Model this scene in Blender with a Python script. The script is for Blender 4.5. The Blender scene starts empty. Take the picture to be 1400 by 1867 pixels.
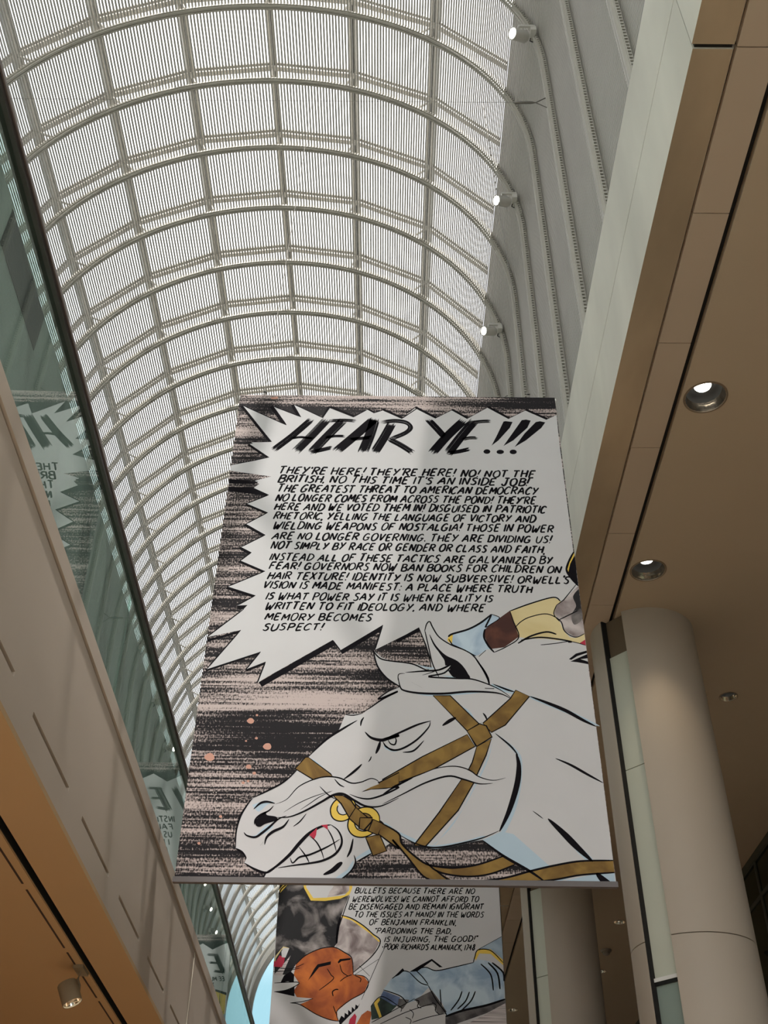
import bpy, math, random
from mathutils import Vector, Matrix
from mathutils.geometry import tessellate_polygon
SC = bpy.context.scene
COL = SC.collection
EYE = 1.6                      # eye height above the hall floor; heights below are given from the eye (h) or the floor (z)

# ------------------------------------------------------------------ camera, sky, sun, exposure
cam_d = bpy.data.cameras.new('camera'); cam = bpy.data.objects.new('camera', cam_d); COL.objects.link(cam)
cam_d.sensor_fit = 'HORIZONTAL'; cam_d.sensor_width = 36.0; cam_d.lens = 36.0*1956.85/1400.0
cam_d.clip_start = 0.05; cam_d.clip_end = 400
R = Matrix(((0.99993365, -0.0100244, 0.00567469), (-0.00197486, -0.63452267, -0.77290173), (0.01134859, 0.77283924, -0.63450037)))
cam.matrix_world = Matrix.Translation((0, 0, EYE)) @ R.to_4x4()
SC.camera = cam
SC.view_settings.view_transform = 'Standard'; SC.view_settings.look = 'None'
SC.view_settings.gamma = 1.0; SC.view_settings.use_curve_mapping = False
SC.view_settings.exposure = 0.55
SC.cycles.use_denoising = True
SC.cycles.max_bounces = 10; SC.cycles.diffuse_bounces = 7; SC.cycles.transparent_max_bounces = 24; SC.cycles.glossy_bounces = 4
SC.cycles.caustics_reflective = False; SC.cycles.caustics_refractive = False

world = bpy.data.worlds.new('sky'); SC.world = world; world.use_nodes = True
wn = world.node_tree.nodes; wl = world.node_tree.links
tc = wn.new('ShaderNodeTexCoord'); sx = wn.new('ShaderNodeSeparateXYZ'); rp = wn.new('ShaderNodeValToRGB'); wb = wn['Background']
wl.new(tc.outputs['Generated'], sx.inputs[0]); wl.new(sx.outputs['Z'], rp.inputs[0]); mr = wn.new('ShaderNodeMapRange'); mr.inputs[1].default_value = 0.0; mr.inputs[2].default_value = -.25; wl.new(sx.outputs['Y'], mr.inputs[0])
mg = wn.new('ShaderNodeMapRange'); mg.inputs[1].default_value = -.03; mg.inputs[2].default_value = .02; wl.new(sx.outputs['Z'], mg.inputs[0])
mm = wn.new('ShaderNodeMath'); mm.operation = 'MULTIPLY'; wl.new(mr.outputs[0], mm.inputs[0]); wl.new(mg.outputs[0], mm.inputs[1])
mw = wn.new('ShaderNodeMix'); mw.data_type = 'RGBA'; wl.new(mm.outputs[0], mw.inputs[0]); wl.new(rp.outputs[0], mw.inputs[6]); mw.inputs[7].default_value = (1.50, 1.44, 1.38, 1)   # sky behind the viewer brightened to add fill light through the near end
wl.new(mw.outputs[2], wb.inputs[0])
e = rp.color_ramp.elements
e[0].position = 0.0; e[0].color = (.08, .10, .10, 1); e[1].position = 1.0; e[1].color = (.93, .94, 1.0, 1)
for p_, c_ in ((.10, (.185, .31, .35, 1)), (.265, (.21, .35, .39, 1)), (.33, (.50, .60, .64, 1)), (.42, (.90, .94, .98, 1))):
    k_ = e.new(p_); k_.color = c_
wb.inputs[1].default_value = 1.6
sun_d = bpy.data.lights.new('sun', 'SUN'); sun = bpy.data.objects.new('sun', sun_d); COL.objects.link(sun)
sun_d.energy = 11.0; sun_d.angle = math.radians(.6); sun_d.color = (1.0, .93, .84)
sun.rotation_euler = Vector((-.15, .48, -1.0)).to_track_quat('-Z', 'Y').to_euler(); sun.location = (0, 0, 40)

# ------------------------------------------------------------------ helpers
def material(name, color, rough=.7, vary=.06, scale=3.0, metal=0.0, stretch=(1, 1, 1), bump=0.0, emit=0.0, spec=.4):
    m = bpy.data.materials.new(name); m.use_nodes = True
    nt = m.node_tree; N = nt.nodes; L = nt.links; b = N['Principled BSDF']
    b.inputs['Roughness'].default_value = rough; b.inputs['Metallic'].default_value = metal
    b.inputs['Specular IOR Level'].default_value = spec
    t = N.new('ShaderNodeTexCoord'); mp = N.new('ShaderNodeMapping'); mp.inputs['Scale'].default_value = stretch
    n = N.new('ShaderNodeTexNoise'); n.inputs['Scale'].default_value = scale; n.inputs['Detail'].default_value = 4
    r = N.new('ShaderNodeValToRGB')
    r.color_ramp.elements[0].position = .3; r.color_ramp.elements[1].position = .7
    r.color_ramp.elements[0].color = tuple(c*(1-vary) for c in color)+(1,)
    r.color_ramp.elements[1].color = tuple(min(1, c*(1+vary)) for c in color)+(1,)
    L.new(t.outputs['Object'], mp.inputs[0]); L.new(mp.outputs[0], n.inputs[0]); L.new(n.outputs['Fac'], r.inputs[0])
    L.new(r.outputs[0], b.inputs['Base Color'])
    if bump:
        bm_ = N.new('ShaderNodeBump'); bm_.inputs['Strength'].default_value = bump; bm_.inputs['Distance'].default_value = .01
        L.new(n.outputs['Fac'], bm_.inputs['Height']); L.new(bm_.outputs[0], b.inputs['Normal'])
    if emit:
        b.inputs['Emission Color'].default_value = tuple(color)+(1,); b.inputs['Emission Strength'].default_value = emit
    return m

def wash(name, light, dark, scale=4.0, lo=.38, hi=.62, mid=None):
    """watercolour wash: two tones blotched by noise"""
    m = material(name, light, .8, 0, scale)
    r = [n for n in m.node_tree.nodes if n.type == 'VALTORGB'][0].color_ramp
    r.elements[0].position = lo; r.elements[0].color = dark+(1,); r.elements[1].position = hi; r.elements[1].color = light+(1,)
    n = [n for n in m.node_tree.nodes if n.type == 'TEX_NOISE'][0]; n.inputs['Detail'].default_value = 7; n.inputs['Distortion'].default_value = .6
    return m

def thin_glass(name, tint, ior, refl=(1, 1, 1), rough=0.0):
    m = bpy.data.materials.new(name); m.use_nodes = True
    nt = m.node_tree; N = nt.nodes; L = nt.links; N.remove(N['Principled BSDF']); o = N['Material Output']
    tr = N.new('ShaderNodeBsdfTransparent'); tr.inputs[0].default_value = tint+(1,)
    gl = N.new('ShaderNodeBsdfGlossy'); gl.inputs['Roughness'].default_value = rough; gl.inputs[0].default_value = refl+(1,)
    fr = N.new('ShaderNodeFresnel'); fr.inputs[0].default_value = ior
    ge = N.new('ShaderNodeNewGeometry'); su = N.new('ShaderNodeMath'); su.operation = 'SUBTRACT'; su.inputs[0].default_value = 1
    mu = N.new('ShaderNodeMath'); mu.operation = 'MULTIPLY'; mx = N.new('ShaderNodeMixShader')
    L.new(ge.outputs['Backfacing'], su.inputs[1]); L.new(su.outputs[0], mu.inputs[0]); L.new(fr.outputs[0], mu.inputs[1])
    L.new(mu.outputs[0], mx.inputs[0]); L.new(tr.outputs[0], mx.inputs[1]); L.new(gl.outputs[0], mx.inputs[2]); L.new(mx.outputs[0], o.inputs[0])
    return m

def mesh_obj(name, verts, faces, mats, parent=None, midx=None, smooth=False):
    me = bpy.data.meshes.new(name); me.from_pydata(verts, [], faces)
    for m in (mats if isinstance(mats, (list, tuple)) else [mats]): me.materials.append(m)
    if midx: me.polygons.foreach_set('material_index', midx)
    if smooth: me.polygons.foreach_set('use_smooth', [True]*len(me.polygons))
    me.update()
    if smooth: me.set_sharp_from_angle(angle=math.radians(40))
    o = bpy.data.objects.new(name, me); COL.objects.link(o)
    if parent: o.parent = parent
    return o

class MB:
    """collects simple shapes that make up one mesh"""
    def __init__(s): s.v = []; s.f = []; s.m = []
    def add(s, vs, fs, mi=0):
        n = len(s.v); s.v += [tuple(v) for v in vs]; s.f += [tuple(i+n for i in f) for f in fs]; s.m += [mi]*len(fs)
    def box(s, a, b, mi=0):
        (x0, y0, z0), (x1, y1, z1) = a, b
        s.add([(x0, y0, z0), (x1, y0, z0), (x1, y1, z0), (x0, y1, z0), (x0, y0, z1), (x1, y0, z1), (x1, y1, z1), (x0, y1, z1)],
              [(3, 2, 1, 0), (4, 5, 6, 7), (0, 1, 5, 4), (1, 2, 6, 5), (2, 3, 7, 6), (3, 0, 4, 7)], mi)
    def hexa(s, p, mi=0):   # 8 corners, order as box
        s.add(p, [(3, 2, 1, 0), (4, 5, 6, 7), (0, 1, 5, 4), (1, 2, 6, 5), (2, 3, 7, 6), (3, 0, 4, 7)], mi)
    def lathe(s, rings, n=32, axis=None, origin=(0, 0, 0), mi=0, cap0=False, cap1=False):
        """rings: (r, t) along axis"""
        ax = Vector(axis or (0, 0, 1)).normalized(); q = ax.to_track_quat('Z', 'Y'); O = Vector(origin)
        vs = []; fs = []
        for r, t in rings:
            for k in range(n):
                a = 2*math.pi*k/n; vs.append(O+q @ Vector((r*math.cos(a), r*math.sin(a), t)))
        for i in range(len(rings)-1):
            for k in range(n):
                k2 = (k+1) % n; fs.append((i*n+k, i*n+k2, (i+1)*n+k2, (i+1)*n+k))
        if cap0: fs.append(tuple(reversed(range(n))))
        if cap1: fs.append(tuple(range((len(rings)-1)*n, len(rings)*n)))
        s.add(vs, fs, mi)
    def tube(s, pts, r, n=8, mi=0):
        pts = [Vector(p) for p in pts]; vs = []; fs = []
        for i, p in enumerate(pts):
            t = (pts[min(i+1, len(pts)-1)]-pts[max(i-1, 0)]).normalized(); q = t.to_track_quat('Z', 'Y')
            for k in range(n):
                a = 2*math.pi*k/n; vs.append(p+q @ Vector((r*math.cos(a), r*math.sin(a), 0)))
        for i in range(len(pts)-1):
            for k in range(n):
                k2 = (k+1) % n; fs.append((i*n+k, i*n+k2, (i+1)*n+k2, (i+1)*n+k))
        fs.append(tuple(reversed(range(n)))); fs.append(tuple(range((len(pts)-1)*n, len(pts)*n)))
        s.add(vs, fs, mi)
    def build(s, name, mats, parent=None, smooth=False):
        return mesh_obj(name, s.v, s.f, mats, parent, s.m, smooth)

def tag(o, label, cat, group=None):
    o['label'] = label; o['category'] = cat
    if group: o['group'] = group
    return o
def structure(o): o['kind'] = 'structure'; return o
def empty(name, loc, rot=(0, 0, 0)):
    o = bpy.data.objects.new(name, None); COL.objects.link(o); o.location = loc; o.rotation_euler = rot; o.empty_display_size = .2
    return o
def copy_tree(o, parent=None):
    c = o.copy(); COL.objects.link(c)
    if parent: c.parent = parent
    for ch in list(o.children): copy_tree(ch, c)
    return c
ORD = ['first', 'second', 'third', 'fourth', 'fifth', 'sixth', 'seventh', 'eighth', 'ninth', 'tenth', 'eleventh', 'twelfth', 'thirteenth', 'fourteenth',
       'fifteenth', 'sixteenth', 'seventeenth', 'eighteenth', 'nineteenth', 'twentieth']
TENS = {20: 'twenty', 30: 'thirty'}
def ordinal(n):
    if n <= 20: return ORD[n-1]
    if n % 10 == 0: return {30: 'thirtieth', 40: 'fortieth'}[n]
    return TENS[n//10*10]+'-'+ORD[n % 10-1]

# ------------------------------------------------------------------ materials
M_floor = material('grey_stone_floor', (.44, .39, .335), .5, .08, .6)
M_fascia = material('taupe_panel', (.53, .455, .375), .6, .02, 1.2)
M_soffit_l = material('warm_lit_plaster', (.56, .385, .21), .85, .02, .8)  # white ceiling, with the warm lamp light put into its colour
M_soffit_r = material('taupe_plaster', (.50, .395, .285), .85, .02, .7)
M_strip = material('taupe_soffit_panel', (.52, .41, .31), .8, .02, .7)
M_dark = material('shadow_gap_black', (.012, .011, .010), .8, 0)
M_groove = material('dark_brown_gap', (.05, .03, .022), .8, 0)
M_conc = material('pale_precast_concrete', (.74, .725, .65), .85, .13, 1.3, stretch=(1.0, .8, .3), bump=.05)
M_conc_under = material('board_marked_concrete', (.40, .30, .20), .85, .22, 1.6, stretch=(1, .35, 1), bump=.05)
M_rib = material('grey_white_painted_steel', (.46, .445, .395), .45, .03, 2)
M_slat = material('white_aluminium_slat', (.50, .485, .45), .5, .03, 2)
M_back = material('light_grey_backing_panel', (.34, .34, .33), .6, .03, .8)
M_purlin = material('grey_glazing_bar', (.25, .24, .21), .5, .03, 2)
M_rail = material('dark_bronze_rail', (.030, .022, .020), .4, .1, 3)
M_railedge = material('bronze_rail_edge', (.16, .13, .12), .35, .1, 3)
M_column = material('taupe_column_cladding', (.46, .40, .33), .6, .02, .6)
M_colpanel = material('pale_green_glass_panel', (.58, .60, .51), .15, .03, .5)
M_colpanel2 = material('grey_green_glass_panel', (.26, .32, .29), .15, .08, .5)
M_colhead = material('brown_slot_head', (.16, .12, .08), .6, .05, 1)
M_white = material('white_metal_strip', (.8, .8, .78), .3, .02, 1)
M_lampbody = material('grey_lamp_housing', (.62, .61, .57), .45, .03, 2)
M_lampbody_l = material('khaki_lamp_housing', (.30, .25, .17), .5, .03, 2)
M_lens = material('lit_lens', (1.0, .95, .84), .3, 0, 1, emit=7.0)
M_lamp = material('lit_downlight_lens', (1.0, .95, .82), .3, 0, 1, emit=9.0)
M_chrome = material('polished_reflector', (.75, .66, .55), .12, .25, 14, metal=1.0, bump=.25)
M_trim = material('brown_trim_ring', (.22, .16, .11), .4, .03, 2)
M_black = material('black_baffle', (.01, .01, .01), .5, 0)
M_wire = material('steel_wire', (.20, .19, .17), .4, .02, 3, metal=.6)
M_gallery = material('dark_grey_gallery_wall', (.30, .33, .31), .7, .10, 1.0)
M_galleryband = material('pale_gallery_parapet', (.60, .65, .61), .7, .04, 1.0)
M_screen = material('black_gallery_panel', (.010, .010, .011), .7, 0)
M_glass = thin_glass('balustrade_glass', (.70, .80, .76), 2.5, (.90, 1.0, .96))
M_darkglass = thin_glass('smoked_glass', (.22, .26, .20), 1.5, (.8, .9, .8))
M_end = thin_glass('clear_end_glass', (.95, .98, 1.0), 1.4)
M_greenwall = material('olive_wall', (.13, .13, .09), .8, .05, .6)
M_detector = material('beige_plastic', (.30, .25, .20), .5, .02, 2)
# frosted roof glazing
M_pane = bpy.data.materials.new('frosted_roof_glass'); M_pane.use_nodes = True
_n = M_pane.node_tree.nodes; _l = M_pane.node_tree.links; _n.remove(_n['Principled BSDF'])
_t = _n.new('ShaderNodeBsdfTransparent'); _t.inputs[0].default_value = (.97, .98, 1, 1)
_d = _n.new('ShaderNodeBsdfTranslucent'); _d.inputs[0].default_value = (.9, .9, .9, 1)
_x = _n.new('ShaderNodeMixShader'); _x.inputs[0].default_value = .12
_l.new(_t.outputs[0], _x.inputs[1]); _l.new(_d.outputs[0], _x.inputs[2]); _l.new(_x.outputs[0], _n['Material Output'].inputs[0])

# ------------------------------------------------------------------ room shell
Y0, Y1 = -6.0, 56.3
ZL = EYE
def S(name, a, b, m):
    q = MB(); q.box(a, b); return structure(q.build(name, m))
S('floor', (-9.2, Y0-.3, -.2), (9.2, Y1+.2, 0), M_floor)
S('floor_bounce', (-7.2, Y0+.1, 0), (-1.9, Y1-.1, .012), material('warm_bounce_floor', (.40, .25, .12), .5, .15, 2.0, stretch=(4, .4, 1)))  # unseen warm strip added to bounce orange light onto the left soffit
q = MB()                                                   # unseen glazed near end, added behind the viewer to let fill daylight in
q.box((-9.2, Y0-.3, 0), (-6.9, Y0, 21.4)); q.box((9.0, Y0-.3, 0), (9.2, Y0, 21.4)); q.box((2.3, Y0-.3, EYE+6.3), (9.0, Y0, 21.4))
for k in range(9): q.box((-6.9+k*1.14, Y0-.2, 0), (-6.82+k*1.14, Y0-.05, 21.0))
for k in range(8): q.box((-6.9, Y0-.19, 2.6*k), (9.0 if k < 3 else 2.3, Y0-.06, 2.6*k+.07))
wbk = structure(q.build('window_fill_near', M_rib))
q = MB(); q.box((-6.9, Y0-.14, 0), (2.3, Y0-.12, 21.0)); q.box((2.3, Y0-.14, 0), (9.0, Y0-.12, EYE+6.3)); q.build('pane', M_end, wbk)
S('wall_end', (-9.2, Y1, 0), (9.2, Y1+.2, 9.0), M_fascia)

# right side: concrete beam, soffit strip, big soffit with downlight holes, far wall
ZS = EYE+6.3                   # right soffit height
XC = 1.80                      # concrete face
q = MB()
ys = [Y0, 3.233, 18.0, 33.0, Y1]
for i in range(len(ys)-1):
    a, b = ys[i], ys[i+1]-.03
    step = -.012 if i == 0 else 0
    for lo, hi in ((ZS, EYE+6.98), (EYE+6.99, EYE+7.78)):
        x1 = 2.045
        q.hexa([(XC+step, a, lo), (x1, a, lo), (x1, b, lo), (XC+step, b, lo), (XC+step, a, hi), (2.3, a, hi), (2.3, b, hi), (XC+step, b, hi)])
    q.box((XC+.02, a, EYE+6.9), (2.3, b, EYE+7.2), 1)
    q.box((XC+.012, b-.01, ZS+.02), (2.04, b+.04, EYE+7.77), 1)
conc = structure(q.build('wall_right', [M_conc, M_dark, M_conc_under]))
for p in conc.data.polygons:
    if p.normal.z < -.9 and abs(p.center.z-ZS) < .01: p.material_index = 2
S('joint_darkness', (2.02, Y0, ZS+.06), (2.40, Y1, ZS+.10), M_dark)                 # black sheet standing in for darkness above the open joints
q = MB()
yj = [Y0, -3.3, -1.15, 1.05, 3.22, 4.40, 5.58, 6.77, 7.96, 9.15]
while yj[-1] < Y1: yj.append(yj[-1]+1.19*1.0)
for i in range(len(yj)-1):
    q.box((2.065, yj[i]+.004, ZS), (2.312, yj[i+1]-.004, ZS+.05))
structure(q.build('trim_2', M_strip))
DL = [(2.56, 6.16, .165), (2.55, 8.54, .165), (3.95, 10.99, .10), (4.01, 18.71, .10), (4.13, 21.49, .10), (2.70, 24.23, .11), (4.0, 27.0, .10)]
outer = [Vector((2.36, Y0, 0)), Vector((9.0, Y0, 0)), Vector((9.0, Y1, 0)), Vector((2.36, Y1, 0))]
loops = [outer]
for x, y, r in DL:
    loops.append([Vector((x+r*.985*math.cos(-2*math.pi*k/28), y+r*.985*math.sin(-2*math.pi*k/28), 0)) for k in range(28)])
tri = tessellate_polygon(loops); flat = [v for l in loops for v in l]
vs = [(v.x, v.y, ZS) for v in flat]; fs = []
for t in tri:
    a, b, c = (flat[i] for i in t)
    fs.append(tuple(t) if (b-a).cross(c-a).z < 0 else tuple(reversed(t)))
n0 = len(vs); vs += [(2.36, Y0, ZS+.5), (9.0, Y0, ZS+.5), (9.0, Y1, ZS+.5), (2.36, Y1, ZS+.5)]
fs += [(n0, n0+1, n0+2, n0+3), (3, 0, n0, n0+3)]
structure(mesh_obj('ceiling_right', vs, fs, M_soffit_r))
S('wall_far_right', (9.0, Y0, 0), (9.2, Y1, ZS+.5), M_greenwall)

# smoked glass partition under the right soffit
q = MB()
for a in range(7): q.box((5.49, 12.6+a*3.1, 0), (5.55, 12.66+a*3.1, ZS-.02))
q.box((5.47, 12.6, ZS-.10), (5.57, 31.3, ZS)); q.box((5.49, 12.6, ZS-.62), (5.55, 31.3, ZS-.57)); q.box((5.49, 12.6, 2.4), (5.55, 31.3, 2.46)); q.box((5.49, 12.6, 0), (5.55, 31.3, .1))
q.box((5.55, 12.6, 0), (9.0, 12.68, ZS))
wf = structure(q.build('window_1', material('dark_olive_frame', (.06, .055, .035), .5, .05, 2)))
q = MB()
for a in range(6): q.box((5.51, 12.66+a*3.1, .1), (5.53, 15.7+a*3.1, ZS-.1))
q.build('pane', M_darkglass, wf)

# left side, in its own frame turned 1.5 degrees: x across (positive into the hall), y along, z up
LPHI = math.radians(1.2)
def left(o): o.location = (-1.75, 6.5, 0); o.rotation_euler = (0, 0, LPHI); return o
LA, LB = -12.6, 51.0
HB, HG, HBASE, HR = EYE+2.30, EYE+3.27, EYE+3.385, EYE+4.26     # soffit, groove, glass foot, rail underside
slots = [(-4.05, -2.75), (-2.65+.38, -1.30+.24)]
slots = []
t = -5.6
obs = [(-3.45, -2.25), (-1.88, -1.04), (-.67, .20), (.58, 1.45), (1.86, 2.74), (3.16, 4.02)]
slots = obs+[(4.45+1.29*k, 5.32+1.29*k) for k in range(30)]+[(-4.75-1.29*k, -3.87-1.29*k) for k in range(5)]
q = MB()
HS0, HS1 = EYE+2.497, EYE+2.525
q.box((-.18, LA, HB+.03), (0, LB, HS0)); q.box((-.18, LA, HS1), (0, LB, HG-.008))
q.box((-.18, LA, HG+.006), (.012, LB, HBASE))
ss = sorted(slots); prev = LA
for a, b in ss:
    q.box((-.18, prev, HS0), (0, a, HS1)); prev = b
q.box((-.18, prev, HS0), (0, LB, HS1))
q.box((-.17, LA, HB+.05), (-.035, LB, HBASE-.02), 1)
left(structure(q.build('wall_left', [M_fascia, M_groove])))
q = MB(); q.box((-.012, 4.18, HB+.01), (.004, 4.194, HG-.01)); left(structure(q.build('trim_3', material('lit_panel_joint', (.75, .70, .60), .5, .02, 2))))  # panel edge catching light, its brightness put into the pale colour
q = MB()
q.box((-.285, LA, HB), (0, LB, HB+.03))
q.box((-7.3, LA, HB), (-.335, LB, HB+.1)); q.box((-.42, LA, HB+.1), (-.19, LB, HB+.14), 1); q.box((-.290, LA, HB+.004), (-.2851, LB, HB+.1), 1); q.box((-.3349, LA, HB+.004), (-.330, LB, HB+.1), 1)
left(structure(q.build('ceiling_left', [M_soffit_l, M_dark])))
left(S('wall_far_left', (-7.5, LA, 0), (-7.3, LB, HB+.1), M_fascia))
left(S('floor_gallery', (-7.3, LA, HB+.16), (-.19, LB, HBASE-.05), M_galleryband))
# gallery wall behind the glass guard, with a pale parapet foot and one dark panel
q = MB()
q.box((-2.05, LA, HBASE-.04), (-1.85, LB, EYE+8.62)); q.box((-1.86, LA, HBASE-.04), (-1.80, LB, EYE+7.15), 1)
structure(left(q.build('wall_gallery', [M_gallery, M_galleryband])))
q = MB(); q.box((-1.86, -.44, EYE+8.1), (-1.845, .89, EYE+8.60)); structure(left(q.build('gallery_dark_panel', M_screen)))

# ------------------------------------------------------------------ vault
CX, CH, AX, BX = -2.30, 14.3, 4.33, 4.58
def profile(off, h_right, h_left, n=72, step=None):
    """inner line of the vault from the right foot over the crown to the left foot, pushed outward by off: list of (x, z, nx, nz)"""
    P = []
    k = max(2, int((CH-h_right)/.6))
    for i in range(k): P.append((CX+AX, h_right+(CH-h_right)*i/k, 1, 0))
    for i in range(n+1):
        a = math.pi*i/n; nx, nz = math.cos(a)/AX, math.sin(a)/BX; L = math.hypot(nx, nz)
        P.append((CX+AX*math.cos(a), CH+BX*math.sin(a), nx/L, nz/L))
    k = max(2, int((CH-h_left)/.6))
    for i in range(1, k+1): P.append((CX-AX, CH-(CH-h_left)*i/k, -1, 0))
    return [(x+nx*off, EYE+z+nz*off, nx, nz) for x, z, nx, nz in P]
HFR, HFL = 7.80, 3.4
def sweep(mb, P, n0, n1, y0, y1, mi=0):
    vs = []; fs = []
    for x, z, nx, nz in P:
        vs += [(x+nx*n0, y0, z+nz*n0), (x+nx*n0, y1, z+nz*n0), (x+nx*n1, y1, z+nz*n1), (x+nx*n1, y0, z+nz*n1)]
    for i in range(len(P)-1):
        for k in range(4):
            k2 = (k+1) % 4; fs.append((i*4+k, i*4+k2, i*4+4+k2, i*4+4+k))
    e_ = (len(P)-1)*4; fs += [(3, 2, 1, 0), (e_, e_+1, e_+2, e_+3)]
    mb.add(vs, fs, mi)
def even(P, pitch):
    """resample a profile at an even pitch"""
    out = []; acc = 0.0
    for i in range(len(P)-1):
        a, b = P[i], P[i+1]; L = math.hypot(b[0]-a[0], b[1]-a[1]); t = acc
        while t < L:
            u = t/L; out.append(tuple(a[k]*(1-u)+b[k]*u for k in range(4))); t += pitch
        acc = t-L
    return out
PR = profile(0, HFR, HFL)
PITCH = .0565
SL = even(PR, PITCH)
SP = 1.39
RIBS = [4.83+SP*k for k in range(37)]
# outer glazing nodes
NODES = []
for dg in (59, 38.5, 18.6, 0, -18.6, -37.3, -56, -75):
    a = math.radians(dg); NODES.append((CX+4.85*math.sin(a), EYE+CH-.05+5.25*math.cos(a), math.sin(a), math.cos(a)))

# one rib: inner flange pair with web, clip comb, outer transom
def rib_parts(root):
    q = MB(); sweep(q, PR, 0, .05, -.040, -.006); sweep(q, PR, 0, .05, .006, .040); sweep(q, PR, .02, .16, -.007, .007)
    f = q.build('flange', M_rib, root)
    C_ = []; D_ = []
    for x, z, nx, nz in SL:
        for s_, n_ in ((-.0285, .042), (-.011, .042), (-.0109, .074), (.011, .074), (.0111, .042)):
            C_.append((x-nz*s_, z+nx*s_, nx, nz)); D_.append(n_)
    q = MB(); vs = []; fs = []
    for (x, z, nx, nz), n_ in zip(C_, D_):
        vs += [(x+nx*.034, -.060, z+nz*.034), (x+nx*.034, -.040, z+nz*.034), (x+nx*n_, -.040, z+nz*n_), (x+nx*n_, -.060, z+nz*n_)]
    for i in range(len(C_)-1):
        for k in range(4):
            k2 = (k+1) % 4; fs.append((i*4+k, i*4+k2, i*4+4+k2, i*4+4+k))
    e_ = (len(C_)-1)*4; fs += [(3, 2, 1, 0), (e_, e_+1, e_+2, e_+3)]; q.add(vs, fs)
    q.build('clip_comb', M_rib, root)
    q = MB()
    for i in range(7):
        a, b = NODES[i], NODES[i+1]
        for dz0, dz1, w in ((-.13, -.08, .045), (-.02, .03, .065)):
            q.hexa([(a[0], -w, a[1]+dz0), (b[0], -w, b[1]+dz0), (b[0], w, b[1]+dz0), (a[0], w, a[1]+dz0), (a[0], -w, a[1]+dz1), (b[0], -w, b[1]+dz1), (b[0], w, b[1]+dz1), (a[0], w, a[1]+dz1)])
        for u in (.12, .5, .88):
            x = a[0]*(1-u)+b[0]*u; z = a[1]*(1-u)+b[1]*u; q.box((x-.02, -.02, z-.1), (x+.02, .02, z))
    q.build('transom', M_purlin, root)
    for i in range(1, 7):                                      # short struts from rib to transom
        a = NODES[i]; q = MB()
        q.tube([(a[0], 0, a[1]-.05), (a[0]-a[2]*.42, 0, a[1]-a[3]*.42)], .022, 8); q.build('strut', M_purlin, root)
rib0 = empty('vault_rib', (0, RIBS[0], 0)); rib_parts(rib0)
for i, y in enumerate(RIBS):
    o = rib0 if i == 0 else copy_tree(rib0); o.location.y = y
    lab = 'nearest white arched rib, only its straight foot in the top right corner' if i == 0 else f'white arched steel rib of the glazed vault, {ordinal(i+1)} counted from the near end'
    tag(o, lab, 'rib', 'arched ribs of the vault')

# slat screens, one per bay
def slat_mesh(y0, y1, SLs=SL):
    q = MB()
    for x, z, nx, nz in SLs:
        tx, tz = -nz, nx; w = .0172; c = []
        for n_ in (.10, .108):
            for s_, yy in ((-1, y0), (1, y0), (1, y1), (-1, y1)): c.append((x+nx*n_+tx*s_*w, yy, z+nz*n_+tz*s_*w))
        q.hexa(c)
    return q
scr = slat_mesh(0, SP).build('louvre_screen', M_slat)
bays = [RIBS[0]]
for i in range(37):
    o = scr if i == 0 else scr.copy()
    if i: COL.objects.link(o)
    o.location = (0, RIBS[i], 0)
    tag(o, f'screen of thin parallel slats in the {ordinal(i+1)} bay of the vault from the near end', 'screen', 'slatted screens between the ribs')
# roof glazing, one per bay
q = MB()
for i in range(7):
    a, b = NODES[i], NODES[i+1]
    q.hexa([(a[0], .03, a[1]+.03), (b[0], .03, b[1]+.03), (b[0], SP-.03, b[1]+.03), (a[0], SP-.03, a[1]+.03), (a[0], .03, a[1]+.05), (b[0], .03, b[1]+.05), (b[0], SP-.03, b[1]+.05), (a[0], SP-.03, a[1]+.05)])
gz = q.build('roof_glazing', M_pane)
for i in range(37):
    o = gz if i == 0 else gz.copy()
    if i: COL.objects.link(o)
    o.location = (0, RIBS[i], 0)
    tag(o, f'arched row of bright roof panes above the {ordinal(i+1)} slatted bay from the near end', 'skylight', 'roof panes of the vault')
# long glazing bars
names = ['rightmost', 'second from the right', 'third from the right', 'third from the left', 'second from the left', 'leftmost']
for i, (x, z, sx_, cx_) in enumerate(NODES[1:7]):
    q = MB(); ry = math.atan2(sx_, cx_)
    q.box((-.075, Y0, -.08), (-.015, Y1, .06)); q.box((.035, Y0, -.08), (.075, Y1, .06)); q.box((-.015, Y0, -.06), (.035, Y1, .06), 1)
    o = q.build('glazing_bar', [M_purlin, M_dark]); o.location = (x, 0, z); o.rotation_euler = (0, ry, 0)
    tag(o, f'long grey glazing bar along the vault, {names[i]} of the six', 'roof bar', 'long bars of the vault')
# near end of the vault, over and behind the viewer
q = slat_mesh(Y0, RIBS[0]-.002)
for k in range(8):
    yy = RIBS[0]-SP*(k+1)
    if yy > Y0:
        for a_, b_, c_, d_ in ((0, .05, -.04, .04),):
            vs0 = len(q.v); sweep(q, PR, a_, b_, yy+c_, yy+d_)
structure(q.build('ceiling_vault', M_slat))
q = MB()
for i in range(7):
    a, b = NODES[i], NODES[i+1]
    q.hexa([(a[0], Y0, a[1]+.03), (b[0], Y0, b[1]+.03), (b[0], RIBS[0], b[1]+.03), (a[0], RIBS[0], a[1]+.03), (a[0], Y0, a[1]+.05), (b[0], Y0, b[1]+.05), (b[0], RIBS[0], b[1]+.05), (a[0], RIBS[0], a[1]+.05)])
structure(q.build('window_4', M_pane))
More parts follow.
